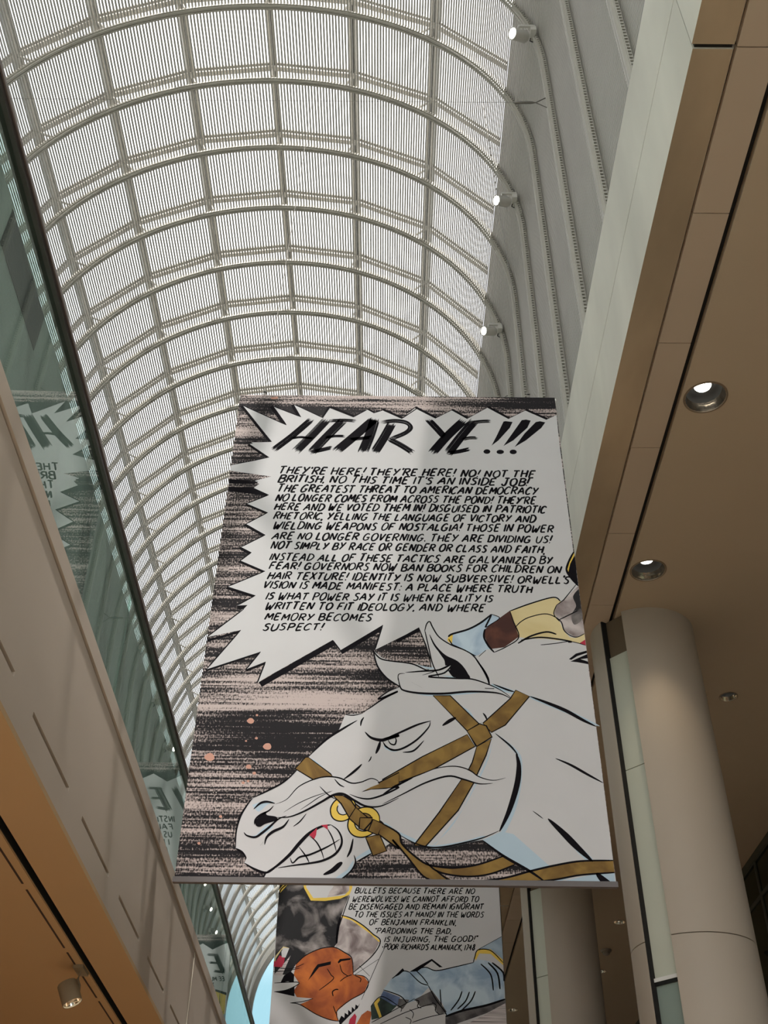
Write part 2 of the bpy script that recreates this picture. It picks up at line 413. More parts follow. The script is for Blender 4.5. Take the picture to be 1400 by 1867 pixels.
# solid backing of the vault flanks
def shell(name, pts, m):
    q = MB(); n = len(pts)
    for i in range(n-1):
        (x0, z0), (x1, z1) = pts[i], pts[i+1]; d = Vector((z1-z0, x0-x1)).normalized()*.08
        if (d.x > 0) != (x0 > CX): d = -d
        q.hexa([(x0, Y0, z0), (x0, Y1, z0), (x1, Y1, z1), (x1, Y0, z1), (x0+d.x, Y0, z0+d.y), (x0+d.x, Y1, z0+d.y), (x1+d.x, Y1, z1+d.y), (x1+d.x, Y0, z1+d.y)])
    return structure(q.build(name, m))
zr = EYE+CH
shell('wall_vault_right', [(2.29, EYE+6.9), (2.29, zr), (2.24, zr+.9), (2.14, zr+1.75), (NODES[0][0]+.02, NODES[0][1]-.02)], M_back)
shell('wall_vault_left', [(-6.9, EYE+3.0), (-6.9, zr), (NODES[7][0]-.02, NODES[7][1]-.02)], M_back)
# glazed far end with its arched frame
q = MB(); sweep(q, profile(-.10, 7.8, 7.4), 0, .62, Y1-.08, Y1+.12)
fr = structure(q.build('window_3', M_purlin))
P = profile(.1, 7.6, 7.4); q = MB()
q.add([(x, Y1+.03, z) for x, z, *_ in P], [tuple(range(len(P)))]); q.add([(x, Y1+.05, z) for x, z, *_ in P], [tuple(reversed(range(len(P))))])
q.build('pane', M_end, fr)

# ------------------------------------------------------------------ glass guard on the left gallery
jo = [-11.2+3.62*k for k in range(0, 18)]
jo = [-.45+3.62*k for k in range(-3, 14)]
for i in range(len(jo)-1):
    q = MB(); ya, yb_, za, zb, tl = jo[i]+.006, jo[i+1]-.006, HBASE+.002, HR-.006, .010      # the panes lean out a little at the top
    q.hexa([(-.030, ya, za), (-.012, ya, za), (-.012, yb_, za), (-.030, yb_, za), (-.030-tl, ya, zb), (-.012-tl, ya, zb), (-.012-tl, yb_, zb), (-.030-tl, yb_, zb)])
    o = left(q.build('glass_panel', M_glass))
    tag(o, f'reflective glass guard panel on the left gallery edge, {ordinal(i+1)} from the near end', 'glass panel', 'glass guard panels on the gallery edge')
rail = left(empty('guard_rail', (0, 0, 0)))
tag(rail, 'long dark bronze handrail along the top of the left glass guard', 'handrail')
q = MB(); q.box((-.055, LA, HR-.005), (-.0, LB, HR+.05)); q.build('cap', M_rail, rail)
q = MB(); q.box((.0005, LA, HR+.030), (.008, LB, HR+.05)); q.build('edge_strip', M_railedge, rail)

# ------------------------------------------------------------------ columns
def column(x, y, label, r=.54):
    root = tag(empty('column', (x, y, 0)), label, 'column', 'round columns under the right soffit')
    a0, a1 = math.radians(208), math.radians(237)
    zj = EYE+3.02
    def shell_part(name, z0, z1):
        n = 72; q = MB(); vs = []; fs = []
        A = [a1+(2*math.pi-(a1-a0))*k/n for k in range(n+1)]
        for z in (z0, z1):
            vs += [(r*math.cos(a), r*math.sin(a), z) for a in A]
            vs += [((r-.14)*math.cos(a), (r-.14)*math.sin(a), z) for a in A]
        m = n+1
        for k in range(n):
            fs += [(k, k+1, 2*m+k+1, 2*m+k), (m+k+1, m+k, 3*m+k, 3*m+k+1), (k+1, k, m+k, m+k+1), (2*m+k, 2*m+k+1, 3*m+k+1, 3*m+k)]
        fs += [(0, 2*m, 3*m, m), (n, m+n, 3*m+n, 2*m+n)]
        q.add(vs, fs); o = q.build(name, M_column, root)
        for p in o.data.polygons: p.use_smooth = True
        o.data.set_sharp_from_angle(angle=math.radians(30))
        return o
    shell_part('cladding', zj+.004, ZS); shell_part('cladding', 0, zj-.004)
    def slot(name, m, z0, z1, ins, da0=0, da1=0, th=.03):
        q = MB(); b0, b1 = a0+da0, a1+da1; ri = r-ins
        p = [(ri*math.cos(a), ri*math.sin(a)) for a in (b0, b1)]; p2 = [((ri-th)*math.cos(a), (ri-th)*math.sin(a)) for a in (b0, b1)]
        q.hexa([(*p[0], z0), (*p[1], z0), (*p2[1], z0), (*p2[0], z0), (*p[0], z1), (*p[1], z1), (*p2[1], z1), (*p2[0], z1)])
        return q.build(name, m, root)
    slot('slot_head', M_colhead, EYE+5.86, ZS, .06)
    slot('slot_panel', M_colpanel, EYE+4.62, EYE+5.86, .045); slot('slot_panel', M_colpanel, EYE+3.06-.35, EYE+4.612, .045)
    slot('slot_band', M_white, EYE+2.69, EYE+2.72, .03, .02); slot('slot_band', M_black, EYE+2.66, EYE+2.69, .035, .02)
    lo = slot('slot_panel', M_colpanel2, 0, EYE+2.66, .045); lo['label'] = 'darker grey green lower panel'
    slot('slot_frame', M_dark, 0, ZS, .004, -.01, -(a1-a0)+.028, .1)
    return root
c1 = column(2.70, 9.72, 'large round taupe column with a slot, right of the near banner')
c2 = column(2.59, 16.34, 'round taupe column farther back, seen below the near banner corner')

# ------------------------------------------------------------------ downlights and detector
def downlight(x, y, r, label):
    root = tag(empty('downlight', (x, y, ZS)), label, 'ceiling light', 'recessed downlights in the right soffit')
    q = MB(); q.lathe([(r, .004), (r*1.0, -.006), (r*1.08, -.006), (r*1.09, .0)], 40); q.build('trim_ring', M_trim, root, True)
    q = MB(); q.lathe([(r*.99, -.002), (r*.95, r*.22), (r*.87, r*.46)], 40); q.lathe([(r*.88, r*.46), (r*1.0, -.002)], 40); q.build('reflector', M_chrome, root, True)
    q = MB(); q.lathe([(r*.87, r*.46), (r*.72, r*.78), (r*.55, r*.86)], 40); q.lathe([(r*.55, r*.86), (r*.0, r*.95)], 40); q.build('baffle', M_black, root, True)
    q = MB(); q.lathe([(r*.42, r*.80), (r*.38, r*.74), (r*.02, r*.71)], 32); q.build('lamp', M_lamp, root, True)
    ld = bpy.data.lights.new('downlight_beam', 'SPOT'); ld.energy = 40*r/.165; ld.spot_size = math.radians(80); ld.spot_blend = .6; ld.color = (1, .80, .55); ld.shadow_soft_size = r*.4
    lo = bpy.data.objects.new('downlight_beam', ld); COL.objects.link(lo); lo.parent = root; lo.location = (0, 0, r*.62)
    return root
for (x, y, r), lb in zip(DL, ['large recessed downlight with mirrored reflector, nearest one in the right soffit', 'second large recessed downlight, just above the round column',
        'small recessed downlight in the soffit right of the big column', 'small recessed downlight between the two columns, above the smoke detector', 'small downlight half hidden by the far column edge',
        'recessed downlight low beside the right edge of the far banner', 'small recessed downlight behind the far column']):
    if y < 26: downlight(x, y, r, lb)
    else: downlight(x, y, r, lb)
root = tag(empty('smoke_detector', (4.02, 20.21, ZS)), 'small beige smoke detector on the soffit between the two columns', 'smoke detector')
q = MB(); q.lathe([(.10, 0), (.10, -.02), (.085, -.04)], 28, cap1=True); q.build('base', M_detector, root, True)
q = MB(); q.lathe([(.065, -.04), (.06, -.075), (.035, -.095), (.001, -.10)], 28); q.build('sensor_head', M_detector, root, True)

# ------------------------------------------------------------------ spotlights on the ribs
def rib_spot(y, label):
    root = tag(empty('rib_spotlight', (CX+AX-.06, y-.03, EYE+15.12)), label, 'spotlight', 'spotlights on the right side of the vault')
    aim = Vector((-.80, -.42, -.42)).normalized(); c = Vector((-.20, -.02, -.03))
    q = MB(); q.lathe([(.02, -.16), (.075, -.15), (.085, -.13), (.085, .10), (.09, .10), (.09, .115), (.075, .115), (.072, .09)], 28, aim, c); q.build('housing', M_lampbody, root, True)
    q = MB(); q.lathe([(.073, .092), (.03, .10), (.001, .102)], 28, aim, c); q.build('lens', M_lens, root, True)
    q = MB(); q.box((-.20, -.115, .045), (.04, -.085, .085)); q.box((-.03, -.11, -.05), (.05, .05, .06)); q.tube([(-.20, -.10, .06), c+Vector((0, -.10, .0))], .014); q.build('arm', M_lampbody, root)
    q = MB(); q.tube([(-.02, .02, -.05), (-.03, .03, -.10), (.0, .03, -.13), (.04, .03, -.12)], .009); q.build('cable', M_black, root)
    return root
sp = None
sl = ['round grey spotlight clipped to a rib at the top right of the vault', 'round grey spotlight clipped to a rib, second from the top right', 'round grey spotlight clipped to a rib above the banner top, third down']
for k, n in enumerate(range(2, 31, 2)):
    lb = sl[k] if k < 3 else f'{ordinal(k+1)} spotlight along the right ribs, seen only mirrored in the left glass'
    if sp is None: sp = rib_spot(RIBS[n], lb)
    else:
        o = copy_tree(sp); o.location.y = RIBS[n]-.03; o['label'] = lb

# ------------------------------------------------------------------ track and lamp under the left soffit
trk = left(empty('lighting_track', (0, 0, 0))); tag(trk, 'long recessed lighting track with dark dashes in the left soffit', 'lighting track')
q = MB(); q.box((-.415, LA, HB-.006), (-.337, LB, HB-.0005)); q.build('channel', M_soffit_l, trk)
q = MB()
for k in range(46):
    a = -7.2+1.18*k; q.box((-.40, a, HB-.009), (-.388, a+1.08, HB-.0055))
q.build('slot_line', M_groove, trk)
root = left(empty('track_spotlight', (0, 0, 0))); tag(root, 'khaki cylinder spotlight hanging from the track under the left soffit', 'spotlight')
base = Vector((-.37, 1.42, HB))
q = MB(); q.box(base+Vector((-.035, -.10, -.03)), base+Vector((.035, .10, -.006))); q.build('adapter', M_lampbody_l, root)
cc = base+Vector((-.035, -.055, -.185)); ax = Vector((.45, -.05, -.89)).normalized()
q = MB(); q.tube([base+Vector((0, 0, -.03)), base+Vector((-.01, 0, -.08)), base+Vector((.01, -.0, -.12)), cc+Vector((.055, .03, .0))], .010); q.build('stem', M_lampbody_l, root)
q = MB(); q.lathe([(.001, -.075), (.064, -.072), (.068, -.065), (.068, .075), (.062, .075), (.055, .04)], 32, ax, cc); q.build('housing', M_lampbody_l, root, True)
q = MB(); q.lathe([(.060, .066), (.052, .04), (.035, .03)], 32, ax, cc); q.build('reflector', M_chrome, root, True)
q = MB(); q.lathe([(.036, .03), (.001, .028)], 24, ax, cc); q.build('lens', M_lamp, root, True)
ld = bpy.data.lights.new('track_beam', 'SPOT'); ld.energy = 140; ld.spot_size = math.radians(110); ld.spot_blend = .6; ld.color = (1, .72, .40); ld.shadow_soft_size = .05
lo = bpy.data.objects.new('track_beam', ld); COL.objects.link(lo); lo.parent = root; lo.location = cc+ax*.08; lo.rotation_euler = ax.to_track_quat('-Z', 'Y').to_euler()
for yy in (-3.0, 5.4, 9.5):                                   # unseen lamps added further along the track to warm the lobby
    ld2 = ld.copy(); l2 = bpy.data.objects.new('track_beam', ld2); COL.objects.link(l2); left(l2)
    l2.location = Matrix.Rotation(LPHI, 4, 'Z') @ Vector((-.40, yy, HB-.25)) + Vector((-1.75, 6.5, 0))

# ------------------------------------------------------------------ banner prints
M_print = {}
def P_(k, name, c, **kw): M_print[k] = material(name, c, .75, kw.pop('vary', .02), kw.pop('scale', 3), spec=.2, **kw)
P_('w', 'white_print', (.55, .54, .55)); P_('k', 'black_ink', (.007, .006, .008)); P_('b', 'pale_blue_print', (.42, .53, .62)); P_('y', 'yellow_print', (.72, .50, .09), vary=.08)
P_('r', 'red_print', (.42, .03, .06)); P_('p', 'salmon_splatter', (.54, .29, .22)); P_('q', 'pale_splatter', (.55, .48, .44))
P_('l', 'striped_print', (.5, .45, .45), stretch=(.5, 1, 40), vary=.8)
M_print['k'].node_tree.nodes['Principled BSDF'].inputs['Specular IOR Level'].default_value = .05
M_print['o'] = wash('ochre_leather_wash', (.26, .155, .035), (.15, .082, .018), 6); M_print['u'] = wash('blue_wash', (.50, .61, .70), (.26, .36, .50), 4)
M_print['c'] = wash('cream_wash', (.66, .55, .30), (.60, .48, .24), 3); M_print['m'] = wash('maroon_wash', (.10, .032, .018), (.05, .014, .010), 6)
M_print['g'] = wash('grey_purple_wash', (.52, .46, .45), (.17, .13, .13), 5); M_print['h'] = wash('black_wash', (.36, .32, .31), (.008, .007, .009), 3.0, .46, .68)
M_print['a'] = wash('rust_orange_wash', (.52, .14, .025), (.26, .055, .016), 3.6); M_print['e'] = wash('dark_green_wash', (.035, .06, .05), (.015, .025, .022), 5)
M_print['n'] = wash('navy_wash', (.16, .22, .40), (.06, .09, .18), 5); M_print['d'] = wash('charcoal_wash', (.15, .14, .14), (.05, .045, .05), 6); M_print['v'] = wash('slate_blue_wash', (.36, .45, .54), (.22, .30, .40), 5)
# dry-brush streak ground
ms = bpy.data.materials.new('dry_brush_streaks'); ms.use_nodes = True
N = ms.node_tree.nodes; L = ms.node_tree.links; bs = N['Principled BSDF']; bs.inputs['Roughness'].default_value = .75; bs.inputs['Specular IOR Level'].default_value = .2
tco = N.new('ShaderNodeTexCoord')
def nz_(scale, stretch, detail=3, dist=0):
    mp = N.new('ShaderNodeMapping'); mp.inputs['Scale'].default_value = stretch; n = N.new('ShaderNodeTexNoise')
    n.inputs['Scale'].default_value = scale; n.inputs['Detail'].default_value = detail; n.inputs['Distortion'].default_value = dist
    L.new(tco.outputs['Object'], mp.inputs[0]); L.new(mp.outputs[0], n.inputs[0]); return n.outputs['Fac']
def mix_(a, b, op, k=None):
    m = N.new('ShaderNodeMath'); m.operation = op; L.new(a, m.inputs[0])
    if b is not None: L.new(b, m.inputs[1])
    else: m.inputs[1].default_value = k
    return m.outputs[0]
broad = nz_(1, (.55, 1, 7.0), 2); streak = nz_(1, (.5, 1, 42), 4); fine = nz_(1, (3.0, 1, 150), 3); grain = nz_(1, (95, 1, 60), 2)
v_ = mix_(mix_(mix_(broad, None, 'MULTIPLY', 1.5), mix_(streak, None, 'MULTIPLY', 1.3), 'ADD'), mix_(fine, None, 'MULTIPLY', .6), 'ADD')
v_ = mix_(v_, mix_(grain, None, 'MULTIPLY', 1.0), 'ADD')
cr = N.new('ShaderNodeValToRGB'); L.new(mix_(mix_(v_, None, 'SUBTRACT', 1.86), None, 'MULTIPLY', 1.25), cr.inputs[0]); L.new(cr.outputs[0], bs.inputs['Base Color'])
ee = cr.color_ramp.elements; ee[0].position = .34; ee[0].color = (.012, .010, .012, 1); ee[1].position = .66; ee[1].color = (.50, .415, .395, 1)
M_print['s'] = ms
PK = list(M_print); PI = {k: i for i, k in enumerate(PK)}

FONT = {
 'A': [[(0, 0), (.22, .55), (.42, 1)], [(.42, 1), (.58, .5), (.70, 0)], [(.12, .36), (.66, .40)]],
 'B': [[(.1, 1), (.08, 0)], [(0, .98), (.42, 1), (.58, .8), (.42, .56), (.1, .52)], [(.3, .54), (.62, .42), (.62, .15), (.4, 0), (0, .02)]],
 'C': [[(.62, .82), (.48, 1), (.22, .9), (.04, .5), (.1, .12), (.32, 0), (.6, .16)]],
 'D': [[(.1, 1), (.08, 0)], [(-.02, 1), (.42, .95), (.68, .62), (.6, .22), (.36, .02), (-.02, 0)]],
 'E': [[(.1, 1), (.06, 0)], [(.08, 1), (.58, 1.02)], [(.08, .52), (.48, .54)], [(.05, 0), (.56, .04)]],
 'F': [[(.1, 1), (.06, 0)], [(.06, 1), (.6, 1.02)], [(.08, .52), (.48, .54)]],
 'G': [[(.6, .84), (.46, 1), (.2, .9), (.04, .5), (.1, .1), (.34, 0), (.58, .16), (.62, .4)], [(.36, .42), (.74, .43)]],
 'H': [[(.08, 1), (.06, 0)], [(.62, 1), (.6, 0)], [(.06, .5), (.62, .54)]],
 'I': [[(.06, 1), (.05, 0)]],
 'J': [[(.46, 1), (.46, .3), (.34, .02), (.16, .02), (.04, .24)], [(.2, 1), (.66, 1.02)]],
 'K': [[(.08, 1), (.06, 0)], [(.58, 1), (.1, .48)], [(.18, .55), (.64, 0)]],
 'L': [[(.1, 1), (.06, 0)], [(.04, 0), (.56, .05)]],
 'M': [[(.06, 0), (.14, 1)], [(.14, 1), (.4, .3)], [(.4, .3), (.72, 1)], [(.72, 1), (.76, 0)]],
 'N': [[(.06, 0), (.1, 1)], [(.1, 1), (.56, 0)], [(.56, 0), (.66, 1.02)]],
 'O': [[(.36, 1), (.12, .86), (.03, .45), (.16, .05), (.4, 0), (.64, .25), (.66, .68), (.48, .98), (.32, 1)]],
 'P': [[(.1, 1), (.08, 0)], [(0, .98), (.44, 1), (.62, .78), (.46, .52), (.1, .46)]],
 'Q': [[(.36, 1), (.12, .86), (.03, .45), (.16, .05), (.4, 0), (.64, .25), (.66, .68), (.48, .98), (.32, 1)], [(.4, .25), (.72, -.08)]],
 'R': [[(.1, 1), (.08, 0)], [(0, .98), (.44, 1), (.6, .78), (.44, .55), (.1, .48)], [(.28, .5), (.66, 0)]],
 'S': [[(.56, .86), (.4, 1), (.16, .9), (.16, .66), (.44, .46), (.5, .2), (.3, 0), (.02, .1)]],
 'T': [[(-.02, .98), (.62, 1.03)], [(.3, 1), (.26, 0)]],
 'U': [[(.06, 1), (.05, .35), (.16, .02), (.4, .02), (.58, .3), (.62, 1)]],
 'V': [[(.04, 1), (.26, 0)], [(.26, 0), (.62, 1.02)]],
 'W': [[(.04, 1), (.14, .1), (.22, .02), (.44, .62)], [(.44, .62), (.5, .05), (.6, .05), (.84, 1)]],
 'X': [[(.06, 1), (.56, 0)], [(.6, 1), (.0, 0)]],
 'Y': [[(.04, 1), (.3, .5)], [(.64, 1.02), (.14, 0)]],
 'Z': [[(.06, 1), (.58, 1)], [(.58, 1), (.04, .02)], [(.04, .02), (.6, .04)]],
 '!': [[(.16, 1.12), (.06, .34)], [(-.01, .07), (.11, .03)]], '.': [[(-.02, .07), (.11, .03)]], ',': [[(.08, .1), (0, -.16)]], "'": [[(.08, 1.08), (.04, .78)]],
 ':': [[(.0, .66), (.12, .62)], [(-.02, .12), (.10, .08)]], '-': [[(.0, .45), (.26, .47)]], '"': [[(.04, 1.1), (.02, .82)], [(.2, 1.1), (.18, .82)]],
 '1': [[(.06, 1), (.05, 0)]], '7': [[(.02, 1), (.5, 1)], [(.5, 1), (.2, 0)]], '4': [[(.4, 1), (.02, .36)], [(.0, .36), (.56, .4)], [(.42, .8), (.38, 0)]],
 '8': [[(.5, .85), (.3, 1), (.12, .82), (.3, .55), (.52, .25), (.3, 0), (.06, .2), (.28, .52), (.5, .85)]],
}
ADV = {c: max(x for s_ in st for x, y in s_)+.20 for c, st in FONT.items()}; ADV['!'] = .36; ADV['.'] = .26; ADV[','] = .24; ADV["'"] = .20; ADV[' '] = .42

def catmull(P, k=6):
    if len(P) < 3: return P
    out = []
    for i in range(len(P)-1):
        a, b, c, d = P[max(i-1, 0)], P[i], P[i+1], P[min(i+2, len(P)-1)]
        for j in range(k):
            t = j/k; t2 = t*t; t3 = t2*t
            out.append(tuple(.5*(2*b[n]+(c[n]-a[n])*t+(2*a[n]-5*b[n]+4*c[n]-d[n])*t2+(3*b[n]-a[n]-3*c[n]+d[n])*t3) for n in (0, 1)))
    out.append(P[-1]); return out
class Print:
    """flat print on a banner: every layer lies a hair above the one before it"""
    def __init__(s): s.v = []; s.f = []; s.m = []; s.seen = []
    def lay(s, k, P, pad=0):
        """lowest level that clears every earlier print underneath"""
        bx = (min(p[0] for p in P)-pad, min(p[1] for p in P)-pad, max(p[0] for p in P)+pad, max(p[1] for p in P)+pad); lv = 1
        for k2, l2, c in s.seen:
            if bx[0] < c[2] and c[0] < bx[2] and bx[1] < c[3] and c[1] < bx[3] and (l2 > lv-1) and (k2 != k or k != 'k' or l2 > lv): lv = max(lv, l2 if (k2 == k == 'k') else l2+1)
        s.seen.append((k, lv, bx))
        return -.0026-.00005*lv
    def poly(s, k, P, smooth):
        if smooth: P = catmull(P+[P[0]], 5)[:-1]
        y = s.lay(k, P); n = len(s.v); s.v += [(a/1000, y, b/1000) for a, b in P]
        for t in tessellate_polygon([[Vector((a, b, 0)) for a, b in P]]):
            a, b, c = (P[i] for i in t)
            ar = (b[0]-a[0])*(c[1]-a[1])-(b[1]-a[1])*(c[0]-a[0])
            if abs(ar) < 1e-6: continue
            s.f.append(tuple(n+i for i in (t if ar > 0 else reversed(t)))); s.m.append(PI[k])
    def stroke(s, k, w, prof, P, smooth, y=None):
        if smooth: P = catmull(P, 6)
        elif len(P) == 2: P = [tuple(P[0][n]+(P[1][n]-P[0][n])*t for n in (0, 1)) for t in (0, .12, .5, .88, 1)]
        if y is None: y = s.lay(k, P, w/2)
        n = len(s.v); m = len(P)
        for i, p in enumerate(P):
            a, b = P[max(i-1, 0)], P[min(i+1, m-1)]; tx, ty = b[0]-a[0], b[1]-a[1]; L_ = math.hypot(tx, ty) or 1; tx /= L_; ty /= L_
            u = i/(m-1)
            if prof == 't': ww = .12+.88*math.sin(math.pi*min(1, max(0, u)))**.75
            elif prof == 'c': ww = 1-.45*abs(2*u-1)**6
            elif prof == 't2': ww = 1-.85*max(0, (abs(2*u-1)-.8)/.2)
            else: ww = 1-.35*abs(2*u-1)**4
            h = w*ww/2; s.v += [((p[0]-ty*h)/1000, y, (p[1]+tx*h)/1000), ((p[0]+ty*h)/1000, y, (p[1]-tx*h)/1000)]
        for i in range(m-1):
            s.f.append((n+2*i, n+2*i+1, n+2*i+3, n+2*i+2)); s.m.append(PI[k])
    def art(s, txt, ws=1.42):
        for line in txt.strip().split('\n'):
            o = line.split('|'); P = [tuple(int(c) for c in t.split(',')) for t in o[-1].split()]
            if o[0] == 'f': s.poly(o[1], P, o[2] == '1')
            else: s.stroke(o[1], float(o[2])*ws, o[3], P, o[4] == '1')
    def text(s, t, x0, y0, x1, y1, h, seed=0, wt=.215, slant=.30):
        rnd = random.Random(seed); tot = sum(ADV[c] for c in t)-.2; L_ = x1-x0-slant*h*.8; sx_ = L_/tot; x = 0; y = s.lay('k', [(x0, y0-h*.3), (x1+h*.3, y1+h*1.2)], 4)
        for c in t:
            if c != ' ':
                dy = rnd.uniform(-.05, .05)*h; k = rnd.uniform(.93, 1.07); sl_ = slant+rnd.uniform(-.04, .04)
                for st in FONT[c]:
                    P = []
                    for a, b in st:
                        b *= k; u = (x+a)*sx_; P.append((x0+u+sl_*b*h+rnd.uniform(-.02, .02)*h, y0+(y1-y0)*u/max(L_, 1)+b*h+dy+rnd.uniform(-.02, .02)*h))
                    s.stroke('k', h*wt*rnd.uniform(.85, 1.15), 'x', P, len(P) > 2, y)
            x += ADV[c]
    def brush(s, P, w, seed, n=8, ends=34):
        r = random.Random(seed)
        for k in range(n):
            o = (k+.5)/n-.5; a, b = P; tx, ty = b[0]-a[0], b[1]-a[1]; L_ = math.hypot(tx, ty); tx /= L_; ty /= L_; e0, e1 = r.uniform(-.2, 1)*ends, r.uniform(-.2, 1)*ends
            s.stroke('k', w/n*r.uniform(.65, 1.25), 't2', [(a[0]-ty*o*w-tx*e0, a[1]+tx*o*w-ty*e0), (b[0]-ty*o*w+tx*e1, b[1]+tx*o*w+ty*e1)], False)

BW, BH = 2.70, 4.22
def banner(name, x, y, z, label, draw, ground):
    root = tag(empty(name, (x, y, z)), label, 'banner', 'large printed banners hung across the hall')
    p = Print(); b = MB(); b.box((0, -.0025, 0), (BW, .0025, BH))
    draw(p)
    n = len(b.v)
    verts = b.v+p.v; faces = b.f+[tuple(i+n for i in f) for f in p.f]; mi = [PI['w']]*len(b.f)+p.m
    mi[2] = PI[ground]                                           # the camera-side face of the cloth
    o = mesh_obj('fabric', verts, faces, [M_print[k] for k in PK], root, mi)
    q = MB(); q.lathe([(.018, -.01), (.018, BW+.01)], 14, (1, 0, 0), (0, .022, BH-.015), cap0=True, cap1=True); q.build('top_rod', M_white, root, True)
    q = MB(); q.box((-.006, -.022, -.012), (BW+.006, .012, .022)); q.build('bottom_bar', material('grey_hem_bar', (.13, .115, .115), .6, .1, 3), root)
    for u in (.205, 2.48):
        q = MB(); q.box((u-.012, .004, BH-.03), (u+.012, .016, BH+.05)); q.lathe([(.016, -.006), (.016, .006)], 12, (0, 1, 0), (u, .01, BH+.05), cap0=True, cap1=True); q.build('hanging_clip', M_wire, root)
    return root
